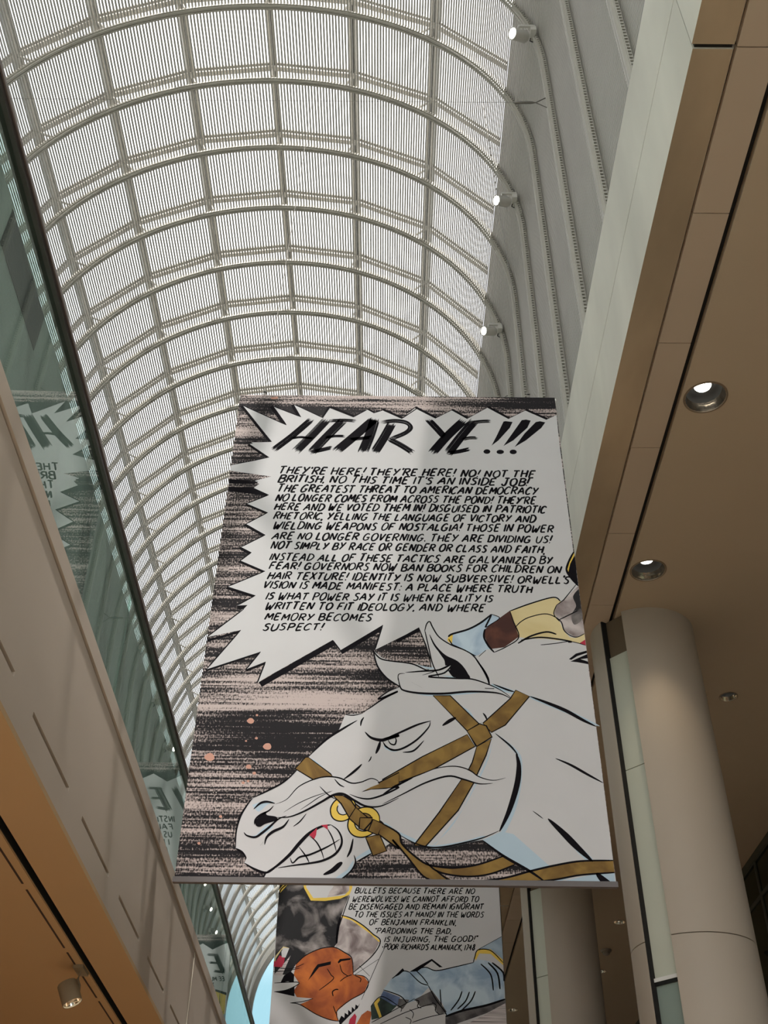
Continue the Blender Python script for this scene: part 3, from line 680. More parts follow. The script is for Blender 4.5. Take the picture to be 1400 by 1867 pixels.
ART_FRONT = """
f|k|0|31,4093 314,3669 295,3654 12,4079
f|k|0|286,4090 421,3861 399,3846 264,4077
f|k|0|468,4109 539,3956 515,3941 442,4097
f|k|0|731,3951 777,4078 759,4085 714,3958
f|k|0|772,4076 979,3961 992,3980 784,4097
f|k|0|1089,4057 1150,4012 1162,4027 1101,4071
f|k|0|1220,4051 1388,3947 1402,3967 1233,4070
f|k|0|1426,4009 1501,4081 1494,4087 1421,4017
f|k|0|1495,4081 1674,3953 1689,3971 1509,4100
f|k|0|1807,4059 1941,3952 1955,3968 1821,4075
f|k|0|2113,4095 2290,3956 2306,3973 2128,4113
f|k|0|2433,4065 2609,3951 2623,3970 2446,4084
f|k|0|1934,3952 2120,4095 2115,4097 1934,3958
f|k|0|2283,3956 2440,4065 2435,4067 2283,3962
f|k|0|1667,3953 1814,4059 1809,4061 1667,3959
f|k|0|128,3645 308,3495 295,3478 115,3628
f|k|0|2,3355 340,3288 348,3313 4,3381
f|k|0|163,3004 343,2913 335,2894 155,2986
f|k|0|202,3165 337,3094 328,3072 191,3144
f|k|0|177,2800 342,2689 330,2669 164,2780
f|k|0|159,2574 250,2519 239,2498 147,2553
f|k|0|167,2444 368,2345 360,2325 158,2425
f|k|0|96,2203 315,2123 309,2100 88,2181
f|k|0|2,1737 236,1822 244,1802 2,1717
f|k|0|20,1490 393,1642 399,1628 27,1476
f|k|0|298,1495 435,1560 445,1543 307,1477
f|k|0|399,1395 898,1746 929,1713 423,1357
f|k|0|950,1657 1255,1879 1279,1853 970,1628
f|k|0|1343,1755 1514,1861 1533,1836 1359,1729
f|w|0|34,4090 419,3865 289,4087 538,3960 470,4102 724,3952 776,4068 976,3963 1093,4055 1147,4015 1224,4046 1385,3950 1499,4076 1671,3956 1811,4054 1938,3955 2116,4090 2287,3959 2436,4060 2606,3954 2697,4011 2691,3733 2698,120 2632,782 2368,1059 2007,1180 1604,1477 1571,1770 1615,1509 1559,1714 1511,1859 1415,1795 1198,1665 1252,1877 954,1660 895,1744 423,1416 393,1388 432,1559 302,1497 390,1641 24,1492 233,1821 4,1759 262,2038 188,2033 312,2125 100,2202 365,2347 171,2443 247,2522 163,2572 339,2692 181,2798 340,2915 167,3003 334,3096 206,3164 247,3207 211,3242 337,3289 4,3346 3,3409 305,3498 132,3643 160,3651 138,3667 312,3673
f|k|0|188,2033 262,2038 237,2002 199,1999
f|k|0|2,3258 240,3231 208,3207 5,3211
f|k|0|3,3177 205,3168 334,3096 318,3084 13,3133
s|k|7|c|0|34,4090 419,3865
s|k|7|c|0|419,3865 289,4087
s|k|7|c|0|294,4084 538,3960
s|k|7|c|0|482,4102 724,3952
s|k|7|c|0|312,3673 138,3667
s|k|7|c|0|305,3498 198,3465 3,3409
s|k|7|c|0|334,3096 167,3003
s|k|7|c|0|340,2915 181,2798
s|k|7|c|0|339,2692 163,2572
s|k|7|c|0|247,2522 171,2443
s|k|7|c|0|365,2347 100,2202
s|k|7|c|0|312,2125 193,2038
s|k|7|c|0|237,2002 3,1766
s|k|7|c|0|233,1821 24,1492
s|k|7|c|0|390,1641 302,1497
s|k|7|c|0|432,1559 388,1385
s|k|7|c|0|895,1744 954,1660
s|k|7|c|0|1252,1877 1198,1665
s|k|7|c|0|1511,1859 1559,1714 1590,1598
s|k|7|c|0|976,3963 1093,4055
s|k|7|c|0|1147,4015 1224,4049
s|k|7|c|0|1385,3950 1522,4079
f|p|1|155,826 153,809 138,799 117,799 99,809 88,825 99,842 112,853 132,853 146,843
f|p|1|393,1095 390,1083 380,1075 365,1075 353,1082 344,1095 352,1107 361,1115 376,1115 387,1107
f|p|1|524,907 522,893 510,884 492,884 477,892 468,906 477,921 488,929 507,930 518,921
f|p|1|405,760 404,751 396,745 384,745 374,750 368,760 373,769 382,775 393,775 401,769
f|p|1|439,715 439,709 434,704 426,704 419,709 415,715 419,720 423,725 432,725 437,721
f|p|1|417,1139 416,1134 413,1131 407,1131 403,1134 400,1139 402,1144 406,1146 412,1146 415,1144
f|p|1|429,966 429,962 424,958 419,958 413,961 409,966 412,971 417,975 423,975 428,971
f|p|1|360,945 359,942 356,939 351,939 348,941 345,945 347,949 350,951 355,951 358,949
f|p|1|134,239 133,234 129,230 122,230 117,234 113,239 117,244 120,247 127,247 131,244
f|p|1|250,416 250,410 245,407 239,407 233,410 229,415 233,421 237,424 243,424 248,421
f|p|1|372,647 371,641 366,638 360,638 354,641 351,647 354,653 358,656 365,656 369,653
f|p|1|402,659 401,654 397,651 392,651 386,654 383,659 386,663 389,667 396,667 400,664
f|p|1|263,4192 322,4199 319,4175 274,4171
f|q|0|370,576 373,573 376,576 373,579
f|q|0|347,538 352,533 356,538 351,543
f|q|0|98,677 100,674 103,677 100,679
f|q|0|289,715 293,712 296,715 292,719
f|q|0|423,665 427,661 431,665 426,669
f|q|0|382,717 386,714 390,717 386,721
f|q|0|185,634 188,631 191,634 187,638
f|q|0|454,632 457,629 459,632 456,634
f|q|0|368,561 371,558 374,561 370,564
f|q|0|159,640 164,635 169,640 163,645
f|q|0|533,585 538,580 542,585 537,590
f|q|0|548,645 550,643 552,645 550,648
f|q|0|431,607 434,604 437,607 434,611
f|q|0|163,636 167,632 170,636 166,640
f|q|0|188,660 192,656 195,660 191,664
f|q|0|553,603 556,600 559,603 556,606
f|q|0|197,626 200,624 203,626 200,629
f|q|0|152,614 154,611 156,614 154,616
f|q|0|321,647 326,642 329,647 325,651
f|q|0|490,581 494,576 497,581 493,585
f|q|0|260,583 264,580 266,583 263,586
f|q|0|377,655 380,651 383,655 380,658
f|q|0|57,669 62,664 66,669 61,674
f|q|0|172,578 176,574 180,578 175,582
f|q|0|472,625 476,621 480,625 476,629
f|q|0|58,704 61,701 63,704 60,707
f|q|0|112,699 114,696 117,699 114,702
f|q|0|361,683 366,678 370,683 365,688
f|q|0|447,611 451,607 455,611 451,615
f|q|0|197,530 202,525 205,530 201,535
f|q|0|473,624 478,619 482,624 477,628
f|q|0|487,587 492,582 496,587 492,592
f|q|0|415,647 419,643 422,647 418,651
f|q|0|140,680 144,676 148,680 143,685
f|q|0|469,523 474,519 478,523 473,528
f|q|0|354,703 358,700 361,703 357,707
f|q|0|509,561 513,557 516,561 513,565
f|q|0|303,676 305,673 308,676 305,679
f|q|0|80,536 84,532 88,536 83,540
f|q|0|114,634 116,632 118,634 116,636
f|q|0|160,570 164,565 167,570 163,574
f|q|0|317,665 321,660 325,665 321,669
f|q|0|586,634 589,631 591,634 588,636
f|q|0|50,702 56,697 60,702 55,707
f|q|0|367,550 369,547 372,550 369,552
f|q|0|190,578 195,573 199,578 194,583
f|w|0|1187,1663 1218,1537 1287,1437 1379,1369 1293,1329 1229,1270 1363,1334 1261,1273 1172,1202 1128,1162 1007,1150 970,1038 890,965 775,832 705,737 624,655 521,591 429,545 402,495 366,417 349,318 356,211 397,185 431,149 418,117 487,81 560,61 542,25 537,14 997,14 1076,71 1105,128 1166,166 1222,192 1294,236 1365,293 1462,260 1558,233 1655,234 1786,263 1895,281 2018,182 2182,83 2274,14 2698,14 2698,1045 2698,1444 2103,1521 1621,1503 1440,1473 1404,1445 1577,1509 1501,1552 1413,1560 1325,1572 1248,1605
f|b|1|2014,1026 2112,944 2175,863 2179,764 2157,619 2114,477 2044,338 2017,344 2082,500 2138,667 2158,788 2142,875
f|b|0|1895,281 2017,338 2092,322 2292,129 2411,44 2322,14 2259,14 2182,83 2018,182
f|b|1|1321,355 1462,288 1569,244 1656,251 1786,274 1896,309 1906,292 1785,257 1655,228 1558,227 1397,293
f|b|1|2360,398 2468,286 2582,154 2530,159 2434,274
f|b|0|2321,14 2595,78 2698,89 2695,14
f|b|1|2012,1403 2163,1350 2150,1323 2022,1369
f|b|1|2279,1310 2506,1213 2698,1103 2698,1090 2491,1186 2277,1288
f|b|1|1744,1232 1821,1114 1889,1076 1848,1193
f|b|1|1999,975 1957,824 1868,640 1772,474 1624,278 1580,239 1726,393 1894,713 1971,886
f|b|1|433,495 495,518 569,519 528,496 479,451
f|b|1|480,298 538,363 580,353 531,309 481,287 450,287
f|b|1|1274,932 1307,896 1362,882 1318,882 1274,908
f|b|1|808,820 943,698 899,727 810,797
f|b|1|1105,144 1206,192 1201,219 1115,165
f|b|1|1055,81 1085,133 1095,134 1076,71 1007,14 967,14
f|b|1|1668,1650 1741,1510 1772,1447 1685,1459 1648,1497
f|b|1|1479,1552 1599,1509 1676,1529 1588,1528
f|b|1|1939,1537 1990,1449 1987,1406 1936,1462
f|b|1|1412,1339 1573,1316 1789,1330 1973,1338 1788,1312 1573,1300
f|b|1|1288,389 1332,355 1299,366 1267,377
f|k|0|2698,2571 2653,2474 2624,2383 2656,2302 2698,2236 2698,2401
f|y|0|2698,2522 2658,2445 2637,2369 2632,2393 2655,2459 2698,2548
f|g|0|2698,2240 2577,2112 2521,2066 2494,1988 2533,1923 2561,1842 2629,1790 2698,1820 2698,2047
f|h|1|2698,2215 2649,2144 2663,2060 2620,1978 2634,1897 2698,1951 2698,2075
f|c|0|2177,2012 2333,2078 2504,2135 2558,2098 2521,2066 2496,1990 2530,1923 2552,1842 2590,1790 2628,1783 2698,1817 2698,1725 2597,1747 2421,1775 2298,1774 2226,1786 2196,1920
f|m|0|1989,1857 2030,1891 2174,2011 2197,1933 2226,1789 2126,1706 2045,1656 2004,1718 1980,1797
f|r|0|2633,1724 2698,1771 2698,1722
f|u|0|1722,1782 1751,1806 1865,1847 1958,1904 2041,1979 2098,1948 2024,1884 1987,1850 1980,1784 2004,1718 2040,1658 1967,1643 1911,1627 1835,1671 1737,1726
f|y|0|1714,1755 1728,1795 1756,1806 1746,1721 1721,1742
f|w|0|1916,1620 1991,1679 2125,1700 2218,1760 2309,1774 2592,1757 2698,1725 2698,1519 2182,1552
f|k|0|2566,1607 2620,1653 2698,1679 2698,1660 2629,1633 2582,1601
f|k|0|2575,1588 2639,1620 2698,1649 2698,1615 2648,1608 2698,1589 2698,1567 2624,1582
s|k|11|c|1|1722,1782 1751,1806 1865,1847 1958,1904 2041,1979
s|k|5|c|1|2041,1979 2098,1948 2030,1891 1995,1864
s|k|9|c|1|2041,1975 2002,1891 1990,1864
s|k|10|c|1|1987,1850 1977,1784 2004,1712 2043,1656
s|k|6|c|1|2043,1656 2137,1707 2226,1786 2196,1920 2177,2008
s|k|8|c|1|2174,2008 2333,2078 2504,2135 2552,2101
s|k|6|c|1|2204,1866 2253,1920 2324,1961 2445,1987 2536,1929 2559,1840 2629,1790 2698,1820
s|k|5|c|1|2521,2066 2494,1988 2530,1923
s|k|6|c|0|2698,2272 2577,2112 2521,2066
s|k|8|c|0|1725,1762 1748,1716 1835,1671 1911,1624
s|k|6|c|1|1933,1620 1985,1673
s|k|10|c|1|2217,1733 2310,1794 2426,1832 2497,1813
s|k|9|c|1|2241,1760 2366,1785 2488,1775 2597,1753 2574,1747
s|k|5|c|1|2377,1722 2484,1736 2592,1753 2698,1722
s|k|6|c|1|2525,1936 2622,1991 2670,2019
s|k|4|t|1|2541,1980 2612,2005
s|k|10|c|1|2698,2560 2653,2474 2624,2383 2656,2302 2698,2240
f|w|0|1555,1833 1568,1887 1591,1910 1612,1860 1655,1781 1737,1716 1835,1671 1899,1620 1960,1512 1990,1449 1992,1400 1869,1442 1631,1471 1590,1624
f|k|1|1588,1800 1615,1728 1679,1644 1776,1574 1829,1511 1864,1442 1772,1447 1739,1460 1698,1535 1689,1586 1668,1624 1625,1702
f|w|0|1187,1663 1217,1607 1261,1586 1325,1570 1413,1564 1479,1556 1577,1509 1743,1555 1725,1510 1647,1453 1869,1438 1976,1399 2060,1351 2152,1278 2058,1326 1843,1343 1681,1323 1519,1321 1347,1363 1379,1369 1287,1437 1218,1537
s|k|7|c|1|1555,1833 1568,1887 1591,1910 1612,1860 1655,1781 1737,1716 1835,1671 1899,1620 1960,1512 1990,1449 1997,1393
s|k|6|c|1|1555,1833 1581,1688 1605,1560 1647,1453
s|k|12|t|1|1899,1620 1960,1512 1989,1437 1992,1400
s|k|13|t|1|1588,1800 1625,1708 1690,1625 1776,1574 1829,1511 1864,1438
s|k|9|t|1|1532,1464 1587,1483 1676,1522 1743,1555 1686,1484 1576,1452 1771,1441 1880,1436 1997,1393 2081,1345 2162,1272
s|k|10|t|1|1413,1484 1533,1496 1654,1509 1743,1555
s|k|8|c|1|1187,1663 1213,1620 1254,1588 1336,1573 1413,1564 1479,1548 1555,1508 1577,1506
s|k|8|c|1|1187,1663 1218,1537 1287,1437 1379,1369
s|k|12|t|1|1363,1456 1379,1369 1412,1339 1519,1321 1681,1320 1843,1337 1994,1335 2079,1320 2152,1278
s|k|5|t|1|1363,1419 1369,1469 1413,1476
s|k|7|c|1|1963,1365 2028,1363
s|k|3|t|1|1456,1407 1531,1364
s|k|10|t|1|2019,1400 2114,1357 2167,1339
f|o|0|775,832 926,716 943,695 868,686 815,674 693,749 754,831
s|k|6|c|0|775,832 926,716 943,695 868,686 815,674 693,749 754,831 775,832
f|o|0|1604,1304 1722,1305 1913,1089 1955,1000 1882,923 1829,1037
s|k|6|c|0|1604,1304 1722,1305 1913,1089 1955,1000 1882,923 1829,1037 1604,1304
f|o|0|2175,1354 2267,1306 2087,1084 1991,1028 1937,1096 2135,1289
s|k|6|c|0|2175,1354 2267,1306 2087,1084 1991,1028 1937,1096 2135,1289 2175,1354
f|o|0|1828,1011 1876,923 1603,759 1546,734 1265,616 1265,680 1525,845
s|k|6|c|0|1828,1011 1876,923 1603,759 1546,734 1265,616 1265,680 1525,845 1828,1011
f|o|0|1888,923 1988,981 1947,861 1877,713 1804,712 1854,810
s|k|6|c|0|1888,923 1988,981 1947,861 1877,713 1804,712 1854,810 1888,923
f|o|0|1787,700 1871,688 1750,474 1537,233 1467,243 1629,461
s|k|6|c|0|1787,700 1871,688 1750,474 1537,233 1467,243 1629,461 1787,700
f|o|0|1111,591 1206,638 1372,731 1372,628 1191,609
s|k|6|c|0|1111,591 1206,638 1372,731 1372,628 1191,609 1111,591
f|o|1|947,567 1011,568 1065,534 1134,479 1204,424 1272,381 1257,316 1163,336 1067,423 1002,511
s|k|6|c|1|947,567 1011,568 1065,534 1134,479 1204,424 1272,381 1257,316 1163,336 1067,423 1002,511 947,567
f|o|0|1164,288 1251,310 1298,204 1212,171 1180,250
s|k|6|c|0|1164,288 1251,310 1298,204 1212,171 1180,250 1164,288
f|o|0|1827,1037 1913,1092 1959,1077 1993,994 1888,925
s|k|7|c|0|1827,1037 1913,1092 1959,1077 1993,994 1888,925 1827,1037
f|y|0|1096,476 1089,453 1076,431 1058,413 1038,401 1015,394 993,394 972,400 955,412 943,430 937,452 936,475 942,498 955,521 973,539 993,552 1017,559 1039,559 1060,552 1077,540 1089,522 1095,500 1096,476 1054,476 1052,487 1047,497 1040,506 1030,513 1020,516 1009,516 999,512 990,505 984,496 979,486 978,475 979,464 985,454 991,445 1001,439 1012,436 1022,436 1032,439 1042,446 1048,455 1053,465 1054,476
s|k|6|c|1|1096,476 1089,453 1076,431 1058,413 1038,401 1015,394 993,394 972,400 955,412 943,430 937,452 936,475 942,498 955,521 973,539 993,552 1017,559 1039,559 1060,552 1077,540 1089,522 1095,500 1096,476
s|k|5|c|1|1054,476 1053,465 1048,455 1042,446 1032,439 1022,436 1012,436 1001,439 991,445 985,454 979,464 978,475 979,486 984,496 990,505 999,512 1009,516 1020,516 1030,513 1040,506 1047,497 1052,487 1054,476
f|y|0|1249,389 1241,361 1224,335 1203,313 1176,298 1148,290 1120,290 1094,297 1073,312 1058,333 1050,359 1051,388 1058,416 1074,443 1096,465 1123,481 1151,489 1180,489 1206,482 1227,466 1242,444 1250,418 1249,389 1208,389 1206,405 1198,422 1188,435 1173,444 1157,448 1140,448 1125,443 1110,434 1100,421 1093,404 1091,388 1094,372 1101,355 1112,342 1127,334 1142,330 1159,330 1174,334 1189,343 1199,356 1206,373 1208,389
s|k|6|c|1|1249,389 1241,361 1224,335 1203,313 1176,298 1148,290 1120,290 1094,297 1073,312 1058,333 1050,359 1051,388 1058,416 1074,443 1096,465 1123,481 1151,489 1180,489 1206,482 1227,466 1242,444 1250,418 1249,389
s|k|5|c|1|1208,389 1206,373 1199,356 1189,343 1174,334 1159,330 1142,330 1127,334 1112,342 1101,355 1094,372 1091,388 1093,404 1100,421 1110,434 1125,443 1140,448 1157,448 1173,444 1188,435 1198,422 1206,405 1208,389
f|w|0|981,511 1013,514 1051,456 1025,442 993,455
f|o|0|947,567 1011,568 1065,534 1098,484 1057,417 1002,511
s|k|7|c|0|947,567 1011,568 1065,534 1098,484 1057,417 1002,511 947,567
f|o|0|1097,487 1177,418 1126,352 1055,414
s|k|7|c|0|1097,487 1177,418 1126,352 1055,414 1097,487
f|o|0|1125,418 1204,419 1199,391 1153,336 1121,347
s|k|7|c|0|1125,418 1204,419 1199,391 1153,336 1121,347 1125,418
f|o|0|1209,408 1275,379 1241,305 1179,331
s|k|7|c|0|1209,408 1275,379 1241,305 1179,331 1209,408
f|o|0|1267,381 1371,317 1397,243 1514,133 1609,107 1726,102 1865,125 2029,182 2089,127 1947,72 1819,49 1692,53 1608,80 1712,16 1796,14 2009,40 2182,90 2334,124 2497,153 2698,160 2698,84 2488,66 2304,32 2164,14 2090,14 1616,14 1523,47 1418,187 1332,276 1370,220 1246,310
s|k|9|c|1|1267,381 1371,317 1397,243 1524,133 1620,107 1726,102 1865,125 2029,182
s|k|8|c|1|1246,310 1370,220 1332,276 1418,176 1523,47 1616,14
s|k|8|c|1|2089,127 1947,70 1819,49 1692,57 1598,85 1535,144
s|k|9|c|1|1598,85 1691,21 1796,14 2009,40 2182,87 2334,124 2497,153 2698,160
s|k|8|c|1|2090,14 2304,32 2488,66 2698,84
f|w|0|581,502 631,530 691,599 784,657 879,692 964,693 1051,665 1136,683 1200,683 1244,649 1190,626 1117,585 1191,609 1286,615 1372,633 1332,635 1512,715 1637,772 1739,779 1828,749 1905,701 2005,684 2062,700 1981,659 1892,658 1792,688 1692,705 1545,649 1399,582 1266,510 1287,503 1150,501 1043,556 989,576 937,556 845,482 722,425 618,413 573,463
s|k|7|t|1|581,502 652,536 722,622 815,674 900,695 986,687 1062,653 1126,660 1190,686 1233,672 1246,647
s|k|12|t|1|597,413 680,419 773,459 875,521 947,567 1011,577 1086,534 1161,496 1255,497 1371,554
s|k|9|t|1|1053,577 1117,552 1191,547 1287,581 1372,628 1332,629 1489,709
s|k|4|t|1|637,447 728,509 831,560 936,595
s|k|4|t|1|741,464 802,509 863,555 946,599
s|k|6|t|1|858,629 915,572 969,539
s|k|7|t|1|952,681 987,641 1020,624
s|k|6|t|1|1512,722 1626,765 1739,779 1829,755 1894,707 1983,683 2068,702
s|k|9|t|1|1266,510 1399,582 1545,661 1692,709 1792,688 1892,658 1981,663
s|k|10|t|1|1265,575 1354,636 1467,697
s|k|9|t|1|1379,1369 1293,1329 1229,1270 1363,1334 1261,1273 1172,1202 1111,1161
s|k|6|t|1|1128,1162 1061,1145 1007,1150
s|k|12|t|1|1090,1108 997,1045 890,965 775,838
s|k|9|t|1|705,737 624,655 521,591 430,542
s|k|9|t|1|435,545 402,495 366,417 349,318 356,209
s|k|10|t|1|356,209 397,185 429,149
s|k|11|t|1|418,117 487,78 560,58 618,93
s|k|7|t|1|560,58 542,25 536,14
s|k|8|t|1|1007,14 1076,71 1105,128 1094,175
s|k|8|t|1|1105,128 1166,163 1206,189
s|k|8|t|1|1365,315 1462,260 1558,231 1655,234 1786,263 1906,298 2007,344
s|k|26|t|1|2006,338 2075,477 2137,655 2158,788 2147,875
s|k|9|t|1|2158,863 2111,931 2014,1023
s|k|13|t|1|1895,281 2018,182 2182,83 2274,14
s|k|19|t|1|2269,1306 2381,1258 2504,1199 2614,1128 2698,1081
s|k|13|t|1|2403,844 2499,798 2604,731 2698,674
s|k|5|t|1|2224,478 2260,449 2288,425
s|k|30|t|1|2318,426 2408,330 2485,241 2571,151
s|k|30|t|1|2584,80 2631,29 2668,14
s|k|18|t|1|1663,1074 1716,1113 1758,1137
s|k|9|t|1|1941,1174 1957,1148 1967,1116
s|k|8|t|1|1913,1087 1931,1105
s|k|17|t|1|1143,1022 1186,979 1252,962 1296,974 1373,999 1263,968
s|k|11|t|1|1263,965 1378,1020 1495,1079 1588,1110
s|k|10|t|1|1582,1106 1570,1060 1493,970 1401,906 1332,890 1286,918 1263,955
s|k|7|t|1|1265,950 1285,914 1329,894 1373,894
s|k|8|t|1|1297,968 1315,937 1343,931 1353,962 1343,988
s|k|9|t|1|1395,875 1469,888 1539,964
s|k|15|t|1|1218,862 1236,907 1247,956
s|k|9|t|1|1113,1064 1118,1102 1134,1133
s|k|6|t|1|1170,803 1183,823 1190,845
s|k|12|t|1|1010,676 1060,717 1103,758 1129,788
s|k|11|t|1|446,467 485,507 527,518 580,507
s|k|11|t|1|398,313 419,292 471,282 511,309 559,353 608,402 659,425
s|k|13|t|1|535,234 544,282 582,320 643,353 676,403
s|k|9|t|1|460,363 462,396 491,429 542,457 571,491
s|k|4|t|1|509,228 525,255
s|k|3|t|1|522,229 525,250
s|k|16|t|1|560,61 618,98 695,172 752,247 811,312 882,356 944,369
s|k|11|t|1|944,369 987,335 1014,281 1010,228 971,174 901,137 820,119 719,104 629,88
s|k|9|t|1|701,151 718,120 757,157 818,173 888,205 948,238 1004,276
s|k|6|t|1|812,295 855,258 888,205 911,142
s|k|6|t|1|748,225 798,162 820,121
s|k|6|t|1|918,350 957,281 986,190
s|k|4|t|1|696,151 718,125
s|k|22|t|1|910,49 964,75 1004,112 1024,128
s|k|11|t|1|1051,159 1073,207 1086,282
s|k|6|t|1|705,354 745,387 784,442
f|k|1|458,385 492,423 526,453 533,429 591,419 603,397 578,386 527,369 497,350 471,357
f|r|0|810,301 856,347 853,301 842,274
f|r|0|881,366 921,371 926,334 913,345
s|k|5.9|t2|1|607,3951 459,3759 312,3595
s|k|6.0|t2|1|613,3946 464,3755 323,3597
s|k|7.0|t2|1|616,3940 469,3750 318,3582
s|k|5.6|t2|1|620,3934 474,3746 325,3580
s|k|4.2|t2|1|629,3934 480,3742 328,3572
s|k|6.6|t2|1|625,3918 485,3737 352,3588
s|k|7.1|t2|1|644,3931 490,3733 339,3564
s|k|6.4|t2|1|650,3928 495,3728 353,3569
s|k|4.4|t2|1|642,3907 500,3724 354,3560
s|k|5.1|t2|1|726,3951 607,3762 485,3581
s|k|5.5|t2|1|731,3943 614,3757 502,3591
s|k|6.8|t2|1|737,3935 622,3752 506,3581
s|k|8.0|t2|1|750,3940 629,3747 512,3574
s|k|5.2|t2|1|752,3926 637,3743 511,3557
s|k|7.4|t2|1|767,3934 644,3738 526,3564
s|k|8.5|t2|1|766,3915 651,3733 538,3565
s|k|8.0|t2|1|787,3933 659,3728 543,3557
s|k|5.5|t2|1|793,3925 666,3723 540,3537
s|k|2.5|t2|1|468,3699 550,3715 638,3703
s|k|2.2|t2|1|468,3702 550,3718 650,3705
s|k|2.1|t2|1|474,3706 550,3721 657,3707
s|k|2.4|t2|1|472,3709 550,3724 657,3710
s|k|2.0|t2|1|475,3713 550,3727 654,3713
s|k|2.4|t2|1|455,3712 549,3729 665,3715
s|k|2.4|t2|1|453,3714 549,3732 642,3721
s|k|1.8|t2|1|476,3722 549,3735 653,3722
s|k|2.0|t2|1|474,3724 549,3738 658,3724
s|k|6.3|t2|1|869,3950 741,3764 618,3575
s|k|8.9|t2|1|876,3944 748,3759 622,3565
s|k|5.3|t2|1|876,3929 756,3754 641,3578
s|k|7.0|t2|1|889,3933 763,3749 651,3578
s|k|7.9|t2|1|900,3933 771,3745 655,3567
s|k|7.4|t2|1|906,3926 778,3740 666,3568
s|k|6.3|t2|1|908,3913 785,3735 667,3553
s|k|5.8|t2|1|923,3919 793,3730 674,3548
s|k|6.4|t2|1|927,3910 800,3725 676,3534
s|k|4.0|t2|1|776,3902 894,3911 993,3905
s|k|2.6|t2|1|783,3907 894,3915 998,3909
s|k|2.7|t2|1|775,3910 894,3919 977,3914
s|k|2.6|t2|1|791,3915 894,3923 1001,3917
s|k|2.5|t2|1|778,3918 894,3927 1008,3920
s|k|2.9|t2|1|786,3922 893,3930 978,3926
s|k|3.0|t2|1|803,3927 893,3934 1008,3928
s|k|3.8|t2|1|774,3929 893,3938 1002,3932
s|k|3.3|t2|1|798,3935 893,3942 981,3937
s|k|2.3|t2|1|761,3711 831,3728 928,3729
s|k|2.9|t2|1|739,3709 831,3731 916,3732
s|k|2.4|t2|1|743,3713 830,3735 917,3736
s|k|3.2|t2|1|760,3721 830,3738 903,3739
s|k|3.4|t2|1|751,3722 830,3742 905,3742
s|k|2.4|t2|1|755,3727 829,3745 913,3746
s|k|2.9|t2|1|744,3728 829,3748 918,3749
s|k|2.4|t2|1|754,3734 828,3752 909,3753
s|k|2.2|t2|1|751,3737 828,3755 905,3756
s|k|4.4|t2|1|635,3538 736,3568 810,3594
s|k|3.9|t2|1|659,3550 735,3573 802,3596
s|k|3.3|t2|1|643,3550 733,3577 810,3604
s|k|4.2|t2|1|639,3553 732,3581 809,3608
s|k|4.0|t2|1|641,3558 731,3586 812,3614
s|k|3.5|t2|1|626,3558 729,3590 817,3620
s|k|2.7|t2|1|628,3564 728,3594 816,3625
s|k|4.2|t2|1|631,3570 726,3598 814,3629
s|k|2.9|t2|1|630,3574 725,3603 805,3630
s|k|7.1|t2|1|1117,3955 975,3777 817,3588
s|k|7.6|t2|1|1137,3965 982,3772 820,3577
s|k|6.4|t2|1|1140,3954 989,3766 845,3593
s|k|8.7|t2|1|1147,3948 996,3760 840,3573
s|k|6.5|t2|1|1152,3940 1004,3755 860,3582
s|k|7.2|t2|1|1169,3947 1011,3749 864,3573
s|k|7.8|t2|1|1177,3942 1018,3743 874,3571
s|k|7.6|t2|1|1184,3937 1025,3737 877,3561
s|k|7.5|t2|1|1190,3930 1032,3732 886,3557
s|k|9.4|t2|1|1127,3959 1084,3757 1028,3560
s|k|5.6|t2|1|1134,3947 1093,3754 1043,3579
s|k|7.9|t2|1|1143,3942 1102,3752 1051,3572
s|k|8.0|t2|1|1152,3941 1111,3750 1059,3564
s|k|8.3|t2|1|1163,3948 1121,3748 1067,3557
s|k|9.9|t2|1|1171,3935 1130,3745 1080,3567
s|k|5.8|t2|1|1179,3931 1139,3743 1089,3567
s|k|7.0|t2|1|1193,3948 1148,3741 1099,3567
s|k|7.3|t2|1|1196,3919 1157,3738 1108,3561
s|k|3.1|t2|1|978,3692 1054,3703 1135,3718
s|k|2.6|t2|1|973,3695 1053,3707 1123,3720
s|k|2.4|t2|1|964,3698 1053,3711 1125,3724
s|k|3.8|t2|1|966,3702 1052,3715 1122,3728
s|k|3.5|t2|1|946,3703 1052,3719 1118,3731
s|k|3.4|t2|1|957,3708 1051,3722 1143,3739
s|k|2.9|t2|1|958,3712 1050,3726 1137,3742
s|k|3.1|t2|1|953,3716 1050,3730 1140,3747
s|k|4.0|t2|1|944,3718 1049,3734 1138,3750
s|k|7.4|t2|1|1277,3916 1207,3738 1141,3592
s|k|5.8|t2|1|1285,3913 1214,3734 1142,3575
s|k|5.5|t2|1|1286,3894 1222,3731 1147,3565
s|k|8.6|t2|1|1293,3887 1230,3728 1155,3563
s|k|8.1|t2|1|1300,3882 1238,3725 1165,3565
s|k|6.0|t2|1|1314,3896 1245,3721 1170,3555
s|k|7.0|t2|1|1326,3902 1253,3718 1178,3552
s|k|7.5|t2|1|1325,3877 1261,3715 1190,3558
s|k|7.3|t2|1|1336,3882 1268,3711 1197,3553
s|k|3.8|t2|1|1227,3889 1330,3905 1416,3888 1442,3850 1401,3797 1279,3728
s|k|3.8|t2|1|1210,3891 1330,3910 1418,3892 1446,3849 1404,3794 1271,3718
s|k|4.9|t2|1|1231,3899 1330,3915 1421,3896 1451,3849 1407,3790 1271,3713
s|k|3.0|t2|1|1204,3899 1330,3920 1423,3900 1456,3848 1410,3786 1267,3705
s|k|3.1|t2|1|1202,3904 1331,3925 1426,3905 1461,3848 1413,3783 1266,3699
s|k|3.0|t2|1|1209,3910 1331,3929 1428,3909 1465,3847 1415,3779 1291,3708
